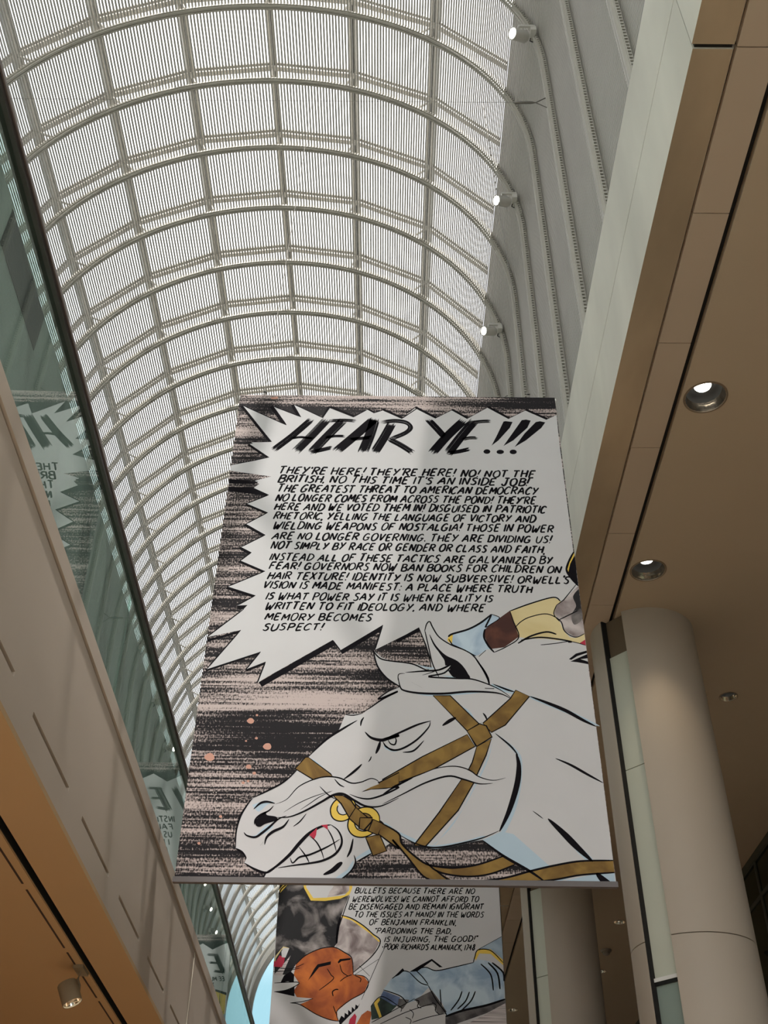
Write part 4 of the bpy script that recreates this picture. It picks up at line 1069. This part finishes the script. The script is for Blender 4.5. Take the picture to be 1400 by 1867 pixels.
s|k|4.5|t2|1|1218,3916 1331,3934 1430,3913 1470,3846 1418,3775 1289,3701
s|k|3.5|t2|1|1202,3918 1331,3939 1433,3917 1475,3846 1421,3771 1287,3694
s|k|4.4|t2|1|1223,3927 1331,3944 1435,3921 1479,3845 1424,3768 1296,3694
s|k|4.1|t2|1|1277,3690 1374,3621 1468,3540
s|k|6.0|t2|1|1271,3702 1378,3626 1454,3559
s|k|6.1|t2|1|1265,3713 1381,3630 1459,3563
s|k|5.1|t2|1|1288,3704 1385,3635 1468,3563
s|k|3.4|t2|1|1271,3724 1389,3640 1486,3556
s|k|4.8|t2|1|1285,3721 1392,3644 1482,3566
s|k|5.5|t2|1|1282,3730 1396,3649 1477,3579
s|k|3.7|t2|1|1304,3721 1399,3653 1480,3584
s|k|4.7|t2|1|1301,3731 1403,3658 1497,3577
s|k|6.1|t2|1|1586,3935 1659,3827 1716,3738
s|k|5.0|t2|1|1588,3943 1665,3831 1734,3722
s|k|5.6|t2|1|1599,3938 1670,3834 1736,3731
s|k|4.6|t2|1|1602,3944 1675,3838 1729,3754
s|k|4.8|t2|1|1619,3931 1681,3842 1748,3735
s|k|4.7|t2|1|1614,3950 1686,3845 1743,3755
s|k|6.5|t2|1|1631,3937 1691,3849 1750,3755
s|k|6.4|t2|1|1632,3946 1696,3852 1755,3760
s|k|5.6|t2|1|1641,3944 1702,3856 1756,3770
s|k|8.3|t2|1|1887,3960 1738,3773 1606,3574
s|k|8.6|t2|1|1884,3942 1745,3768 1621,3582
s|k|7.0|t2|1|1900,3949 1752,3763 1628,3577
s|k|6.2|t2|1|1901,3937 1759,3758 1626,3560
s|k|7.5|t2|1|1914,3940 1766,3754 1647,3576
s|k|6.3|t2|1|1914,3926 1772,3749 1638,3547
s|k|8.3|t2|1|1931,3934 1779,3744 1648,3547
s|k|6.7|t2|1|1925,3913 1786,3739 1663,3554
s|k|7.6|t2|1|1943,3922 1793,3734 1671,3551
s|k|5.5|t2|1|1976,3964 1852,3775 1740,3586
s|k|7.5|t2|1|1975,3946 1859,3770 1746,3578
s|k|5.7|t2|1|1982,3940 1867,3765 1754,3573
s|k|6.4|t2|1|1988,3934 1875,3760 1752,3552
s|k|8.7|t2|1|2004,3941 1883,3756 1760,3549
s|k|5.5|t2|1|2003,3923 1890,3751 1779,3563
s|k|9.5|t2|1|2007,3913 1898,3746 1787,3557
s|k|7.3|t2|1|2021,3917 1906,3741 1786,3538
s|k|5.7|t2|1|2031,3916 1913,3736 1790,3528
s|k|3.4|t2|1|1983,3898 2057,3910 2138,3917
s|k|2.8|t2|1|1988,3903 2056,3914 2133,3921
s|k|2.5|t2|1|1968,3904 2056,3918 2126,3924
s|k|2.5|t2|1|1959,3907 2055,3922 2138,3929
s|k|2.8|t2|1|1965,3912 2055,3927 2125,3932
s|k|3.3|t2|1|1978,3918 2054,3931 2142,3938
s|k|2.6|t2|1|1980,3922 2053,3935 2134,3941
s|k|3.3|t2|1|1957,3923 2053,3939 2137,3946
s|k|3.8|t2|1|1975,3930 2052,3943 2120,3948
s|k|2.6|t2|1|1899,3705 1954,3721 2012,3722
s|k|3.4|t2|1|1905,3710 1953,3725 2020,3726
s|k|2.3|t2|1|1887,3709 1953,3729 2013,3730
s|k|2.3|t2|1|1894,3715 1952,3733 2025,3734
s|k|2.3|t2|1|1878,3714 1952,3737 2023,3738
s|k|3.3|t2|1|1883,3720 1951,3740 2012,3742
s|k|2.8|t2|1|1887,3725 1950,3744 2004,3745
s|k|3.7|t2|1|1883,3728 1950,3748 2007,3749
s|k|2.5|t2|1|1887,3733 1949,3752 1999,3753
s|k|4.5|t2|1|1760,3544 1857,3564 1944,3591
s|k|4.2|t2|1|1774,3551 1856,3568 1953,3599
s|k|3.2|t2|1|1758,3552 1855,3573 1956,3605
s|k|4.4|t2|1|1777,3561 1854,3577 1944,3606
s|k|2.9|t2|1|1754,3561 1853,3582 1924,3604
s|k|4.5|t2|1|1767,3568 1851,3586 1943,3615
s|k|4.1|t2|1|1769,3573 1850,3590 1940,3619
s|k|4.4|t2|1|1763,3577 1849,3595 1943,3624
s|k|3.6|t2|1|1767,3582 1848,3599 1946,3630
f|k|0|2244,3929 2262,3934 2320,3925 2292,3856 2189,3711 2128,3650 2175,3758
f|k|0|2398,3947 2435,3955 2474,3943 2439,3858 2311,3712 2226,3648 2318,3808
f|k|0|2515,3927 2551,3937 2595,3924 2556,3859 2416,3713 2318,3638 2411,3793
f|k|0|2116,3584 2109,3568 2095,3559 2077,3559 2063,3568 2058,3583 2065,3599 2079,3609 2098,3609 2111,3600
f|k|0|2228,3582 2221,3568 2204,3558 2186,3558 2170,3567 2165,3581 2172,3596 2189,3605 2207,3605 2223,3596
f|k|0|2333,3583 2326,3567 2310,3558 2292,3558 2277,3567 2273,3582 2279,3598 2295,3608 2314,3608 2328,3599
"""
TEXT_FRONT = [("THEY'RE HERE! THEY'RE HERE! NO! NOT THE", 389, 3320, 2466, 3304, 73), ("BRITISH, NO THIS TIME IT'S AN INSIDE JOB!", 391, 3232, 2411, 3217, 73), ('THE GREATEST THREAT TO AMERICAN DEMOCRACY', 394, 3129, 2478, 3126, 72), ("NO LONGER COMES FROM ACROSS THE POND! THEY'RE", 387, 3033, 2453, 3030, 70), ('HERE AND WE VOTED THEM IN! DISGUISED IN PATRIOTIC', 385, 2943, 2526, 2936, 70), ('RHETORIC, YELLING THE LANGUAGE OF VICTORY AND', 383, 2850, 2437, 2842, 68), ('WIELDING WEAPONS OF NOSTALGIA! THOSE IN POWER', 390, 2752, 2568, 2746, 68), ('ARE NO LONGER GOVERNING. THEY ARE DIVIDING US!', 389, 2651, 2542, 2641, 66), ('NOT SIMPLY BY RACE OR GENDER OR CLASS AND FAITH,', 387, 2561, 2483, 2539, 66), ('INSTEAD ALL OF THESE TACTICS ARE GALVANIZED BY', 387, 2449, 2532, 2441, 65), ('FEAR! GOVERNORS NOW BAN BOOKS FOR CHILDREN ON', 388, 2367, 2589, 2357, 64), ("HAIR TEXTURE! IDENTITY IS NOW SUBVERSIVE! ORWELL'S", 383, 2273, 2642, 2261, 63), ('VISION IS MADE MANIFEST: A PLACE WHERE TRUTH', 359, 2192, 2358, 2173, 62), ('IS WHAT POWER SAY IT IS WHEN REALITY IS', 388, 2091, 2063, 2087, 61), ('WRITTEN TO FIT IDEOLOGY, AND WHERE', 391, 2004, 1998, 2002, 61), ('MEMORY BECOMES', 394, 1909, 1178, 1911, 59), ('SUSPECT!', 387, 1820, 829, 1828, 58)]
ART_SECOND = """
f|h|0|2,2650 292,2654 397,2417 867,2495 776,2242 735,1908 701,1865 543,1846 371,1767 263,1664 192,1547 18,1544 2,2038
f|g|0|669,2658 886,2661 866,2514 595,2456
f|w|0|311,2654 669,2658 663,2584 568,2452 423,2443 325,2562
f|y|0|283,2654 320,2654 334,2571 426,2444 586,2452 804,2485 860,2541 867,2661 899,2661 896,2569 867,2492 751,2439 570,2410 397,2413 307,2562
f|y|0|2,2485 119,2630 64,2629 2,2539
f|g|0|776,2242 1032,2103 1248,1941 1163,1777 940,1580 921,1740 719,1874 735,1908
f|y|0|776,2242 903,2204 1049,2118 1158,2026 1252,1941 1231,1932 1131,2026 1032,2093 904,2181 781,2215
f|l|0|15,1544 195,1765 106,1529
f|w|0|1078,1641 1234,1744 1234,1693 1115,1541 958,1556
f|c|0|2,1695 19,1763 100,1866 172,1850 85,1832 22,1729 19,1695
f|r|0|2,1695 24,1695 63,1764 126,1739 122,1680 99,1629 2,1636
f|w|0|81,1806 101,1849 172,1847 135,1739 91,1743
f|a|0|263,1664 371,1767 543,1846 701,1865 827,1807 917,1740 940,1555 1063,1540 1120,1475 1075,1368 914,1276 765,1154 789,1048 683,1063 528,1119 334,1221 485,1287 295,1301 253,1366 311,1457 244,1547
f|k|0|94,1454 132,1537 207,1583 251,1547 250,1461 180,1472
f|k|0|29,1355 261,1423 268,1309
f|w|0|42,1454 311,1462 203,1382 29,1355
f|k|0|481,1617 517,1667 673,1703 671,1666 536,1634 471,1550 413,1483
f|k|0|752,1696 777,1730 908,1743 900,1723 796,1705 762,1679
f|w|0|769,1138 1075,1356 1044,1246 1004,1117 855,1019 776,1067
f|k|0|789,1051 817,1107 852,1084 854,1139 894,1116 892,1172 932,1140 934,1204 969,1173 976,1229 1005,1213 1027,1245 954,1077 804,1004
f|w|0|821,1020 878,1076 952,1148 1002,1189 940,1006
f|r|0|898,990 912,1068 970,1133 991,1101 974,990
f|a|0|974,990 1047,1118 1114,1166 1165,1151 1135,992
f|e|0|1151,1209 1272,1319 1457,1227 1381,1154 1260,1089 1162,1066
f|y|0|1189,1260 1242,1311 1257,1282 1227,1239 1278,1103 1252,1089 1194,1224
f|n|0|1295,1384 1488,1314 1465,1227 1411,1226 1257,1311
f|u|0|1386,1518 1518,1601 1596,1592 1659,1618 1784,1649 1909,1613 2113,1653 2349,1709 2414,1747 2538,1726 2695,1593 2698,1387 2685,1285 2513,1225 2266,1165 2021,1119 1978,1247 1858,1391 1812,1420 1687,1287 1564,1250 1503,1329 1294,1392
f|w|0|1659,1603 1864,1733 1948,1651 1784,1660
f|k|0|1596,1595 1722,1671 1861,1745 1988,1652 1948,1651 1860,1721 1690,1603
f|k|0|1402,1526 1518,1636 1537,1609 1472,1556
f|d|0|1657,1294 1858,1391 1933,1290 2022,1162 1930,1125 1871,1232 1717,1216
f|d|0|2005,1105 2205,1178 2483,1239 2698,1314 2698,1263 2479,1153 2171,1050 2094,1021 2003,1033
f|d|0|1472,1299 1595,1286 1518,1185 1457,1212
f|v|0|2411,1862 2698,2012 2698,1743 2575,1833
f|y|0|2356,1762 2403,1846 2560,1837 2698,1698 2698,1743 2561,1863 2411,1865
f|y|0|2356,1762 2411,1854 2568,1848 2698,1736 2698,1683 2558,1810 2425,1813 2382,1739
f|l|0|2215,1022 2478,1146 2698,1263 2698,1256 2698,1029
s|k|11.700000000000001|c|1|2,2485 32,2558 119,2630
s|k|9.1|c|1|868,2477 794,2242 738,2047 731,1908
s|k|20.8|c|1|731,1908 737,2082 768,2224
s|k|10.4|c|1|776,2242 903,2204 1049,2118 1158,2026 1252,1941 1163,1777 940,1580
s|k|9.1|c|1|263,1664 371,1767 543,1846 701,1865 827,1807 917,1740 940,1555
s|k|7.800000000000001|c|1|940,1555 1063,1540 1120,1475 1075,1368 914,1276 765,1154 789,1048
s|k|7.800000000000001|c|1|230,1236 334,1221 528,1119 683,1063 789,1048
s|k|7.800000000000001|c|1|633,1619 679,1552 707,1503 549,1378
s|k|7.800000000000001|c|1|779,1671 809,1587 880,1538
s|k|7.800000000000001|c|1|787,1479 854,1529 923,1555
s|k|10.4|c|1|715,1315 705,1363 738,1388 773,1389
s|k|7.800000000000001|c|1|1021,1474 1028,1515 958,1547
s|k|7.800000000000001|c|1|720,1210 748,1146 766,1114
s|k|6.5|c|1|2,1628 205,1613 359,1674
s|k|6.5|c|1|2,1578 189,1596 309,1623
s|k|7.800000000000001|c|1|25,1453 311,1462 186,1382 29,1355
s|k|6.5|c|1|222,1236 366,1254 485,1287
s|k|6.5|c|1|1007,1657 1132,1541
s|k|6.5|c|1|958,1556 1234,1735
s|k|9.1|c|1|1394,1518 1518,1601 1596,1592
s|k|9.1|c|1|1596,1592 1720,1478 1813,1449
s|k|9.1|c|1|1674,1611 1752,1537 1813,1457
s|k|9.1|c|1|1659,1618 1784,1649 1909,1613 2113,1653 2349,1709
s|k|9.1|c|1|2349,1709 2368,1770 2411,1854 2560,1848 2698,1713
s|k|7.800000000000001|c|1|2419,1862 2698,2012
s|k|9.1|c|1|1294,1392 1488,1328 1564,1250
s|k|13.0|c|1|2435,1695 2546,1576 2568,1400
s|k|15.600000000000001|c|1|2522,1711 2625,1592 2646,1415
s|k|15.600000000000001|c|1|2569,1711 2688,1608 2698,1504
s|k|9.1|c|1|1813,1449 1902,1290 1992,1176 2021,1119
s|k|10.4|c|1|1951,1407 1956,1290 1962,1233
s|k|11.700000000000001|c|1|2205,1388 2163,1293 2068,1177
s|k|11.700000000000001|c|1|2290,1382 2240,1279 2145,1192
s|k|11.700000000000001|c|1|2359,1390 2301,1280 2174,1164
s|k|18.2|c|1|2005,1112 2205,1178 2483,1239 2698,1307
s|k|7.800000000000001|c|1|1649,1287 1703,1273 1687,1215 1732,1201
s|k|7.800000000000001|c|1|1856,1260 1901,1232 1892,1175 1937,1132
s|k|7.800000000000001|c|1|1151,1209 1272,1319 1457,1227
s|k|6.5|c|1|1162,1038 1305,1111 1657,1301
s|k|6.5|c|1|1261,1024 1564,1156 1871,1253
s|k|6.5|c|1|1549,1099 1610,1072 1602,1028
s|k|6.5|c|1|1625,1044 1807,1102 2021,1148
s|k|6.5|c|1|1450,1227 1503,1199 1496,1156
s|k|6.5|c|1|1595,1185 1640,1143 1625,1086
s|k|5.2|c|1|1042,1280 1236,1726 1297,1848
"""
TEXT_SECOND = [('ARE COMPLEX. THERE ARE NO SILVER', 898, 2610, 2543, 2618, 66), ('BULLETS BECAUSE THERE ARE NO', 927, 2512, 2407, 2518, 65), ('WEREWOLVES! WE CANNOT AFFORD TO', 898, 2407, 2452, 2421, 65), ('BE DISENGAGED AND REMAIN IGNORANT', 858, 2313, 2505, 2333, 65), ('TO THE ISSUES AT HAND! IN THE WORDS', 931, 2222, 2500, 2237, 63), ('OF BENJAMIN FRANKLIN,', 1110, 2133, 2167, 2138, 64), ('"PARDONING THE BAD,', 1175, 2029, 2108, 2036, 63), ('IS INJURING, THE GOOD!"', 1296, 1933, 2415, 1951, 62), ("-POOR RICHARD'S ALMANACK, 1748", 1265, 1848, 2379, 1849, 61)]
def draw_front(p):
    p.art(ART_FRONT)
    for i, t in enumerate(TEXT_FRONT): p.text(*t, seed=i)
TOP = [(0, 4090), (150, 4040), (330, 3950), (520, 4060), (720, 3960), (930, 4070), (1140, 3960), (1370, 4080), (1600, 3965), (1850, 4085), (2080, 3970), (2330, 4080), (2560, 3965), (2700, 4020)]
def zigzag(p):
    P = TOP+[(2700, 200), (0, 200)]
    p.poly('k', [(a+14, b+45) for a, b in TOP]+[(2700, 200), (0, 200)], False)
    p.poly('w', P, False)
def left_teeth(p, y0, y1):
    r = random.Random(5); y = y1
    while y > y0:
        d = r.uniform(90, 190); w = r.uniform(120, 240)
        p.poly('s', [(0, y), (0, y-d*.85), (w, y-d*.55)], False); p.stroke('k', 22, 'c', [(0, y), (w, y-d*.55)], False); y -= d
def draw_second(p):
    zigzag(p)
    for i, (a, b, w) in enumerate([((470, 3860), (220, 3560), 75), ((760, 3860), (520, 3560), 90), ((690, 3850), (900, 3860), 38), ((640, 3715), (820, 3720), 34), ((520, 3565), (720, 3590), 40), ((1080, 3850), (860, 3560), 85), ((1020, 3855), (1230, 3840), 42), ((1230, 3830), (1240, 3740), 48), ((1230, 3745), (1040, 3700), 42), ((1060, 3700), (1240, 3570), 52)]): p.brush([((q[0]-220)*.75+40, q[1]) for q in (a, b)], w*.9, i)
    for i, (t, x0, x1, y) in enumerate([('INSTITUTI', 170, 600, 3400), ('FAILIN', 180, 520, 3300), ('US GRE', 180, 500, 3200), ('I DON', 200, 440, 3100), ('NTL', 210, 360, 3000), ('FO', 230, 340, 2900)]): p.text(t, x0, y, x1, y, 72, seed=40+i)
    p.art(ART_SECOND, 1.3)
    for i, t in enumerate(TEXT_SECOND): p.text(*t, seed=80+i, wt=.2)
def draw_third(p):
    zigzag(p)
    for i, (a, b, w) in enumerate([((560, 3860), (330, 3540), 95), ((540, 3850), (760, 3860), 48), ((480, 3710), (690, 3720), 44), ((340, 3550), (560, 3570), 46), ((1080, 3860), (800, 3540), 95), ((1090, 3860), (1080, 3540), 95), ((930, 3690), (1090, 3690), 44)]): p.brush([((q[0]-330)*.75+90, q[1]) for q in (a, b)], w*.9, 30+i)
    for i, (t, x0, x1, y) in enumerate([('EE MUSES FR', 60, 640, 3400), ('THINK F', 230, 620, 3290), ('THERE A', 240, 620, 3180), ('COULD', 250, 540, 3070), ('WH', 270, 420, 2960)]): p.text(t, x0, y, x1, y, 72, seed=60+i)
    p.poly('y', [(20, 3180), (210, 3240), (250, 2900), (200, 2500), (20, 2450)], False); p.poly('k', [(10, 3195), (215, 3255), (220, 3220), (10, 3150)], False)
    p.poly('u', [(0, 2850), (60, 2800), (60, 2350), (0, 2300)], False); p.stroke('k', 16, 't', [(130, 3200), (120, 2900), (160, 2500)], True); p.stroke('k', 12, 't', [(30, 2900), (120, 2760), (200, 2740)], True)
b1 = banner('banner', -1.297, 6.5, EYE+2.403, 'large white comic banner reading HEAR YE above an angry bridled white horse head', draw_front, 's')
b2 = banner('banner', -1.316, 13.13, EYE+2.22, 'second banner with a shouting rust faced rider in a black hat, below the near one', draw_second, 's')
b3 = banner('banner', -1.30, 20.6, EYE+2.40, 'third banner, seen only mirrored in the left glass with large letters EA', draw_third, 's')

# tie cables across the vault and the wires that carry the banners
for i, (bx, by, bz, yr) in enumerate(((-1.297, 6.5, EYE+2.403, RIBS[2]), (-1.316, 13.13, EYE+2.22, RIBS[6]), (-1.30, 20.6, EYE+2.40, RIBS[11]))):
    zc = EYE+13.35; xr, xl = CX+AX, CX-AX; which = ('near', 'second', 'third')[i]
    root = tag(empty('tie_cable', (xr, yr, zc)), f'thin steel cable stretched across the vault to carry the {which} banner', 'cable', 'cables across the vault')
    q = MB(); q.tube([(-.42, 0, 0), (xl-xr, 0, 0)], .0028); q.build('wire_rope', M_wire, root)
    q = MB(); q.lathe([(.006, .0), (.018, .05), (.020, .26), (.008, .30)], 12, (-1, 0, 0), (-.14, 0, 0)); q.build('turnbuckle', M_wire, root, True)
    q = MB(); q.tube([(0, 0, .12), (-.14, 0, 0), (0, 0, -.12)], .008); q.build('bridle', M_wire, root)
    for j, u in enumerate((.205, 2.48)):
        p0 = Vector((bx+u, by+.01, bz+BH+.05)); p1 = Vector((bx+u*1.0, yr, zc)); q = MB(); q.tube([p0, p1], .003, 6)
        o = q.build('suspension_wire', M_wire)
        tag(o, f'thin wire from the {("left","right")[j]} top clip of the {which} banner up to the cross cable', 'wire', 'wires carrying the banners')
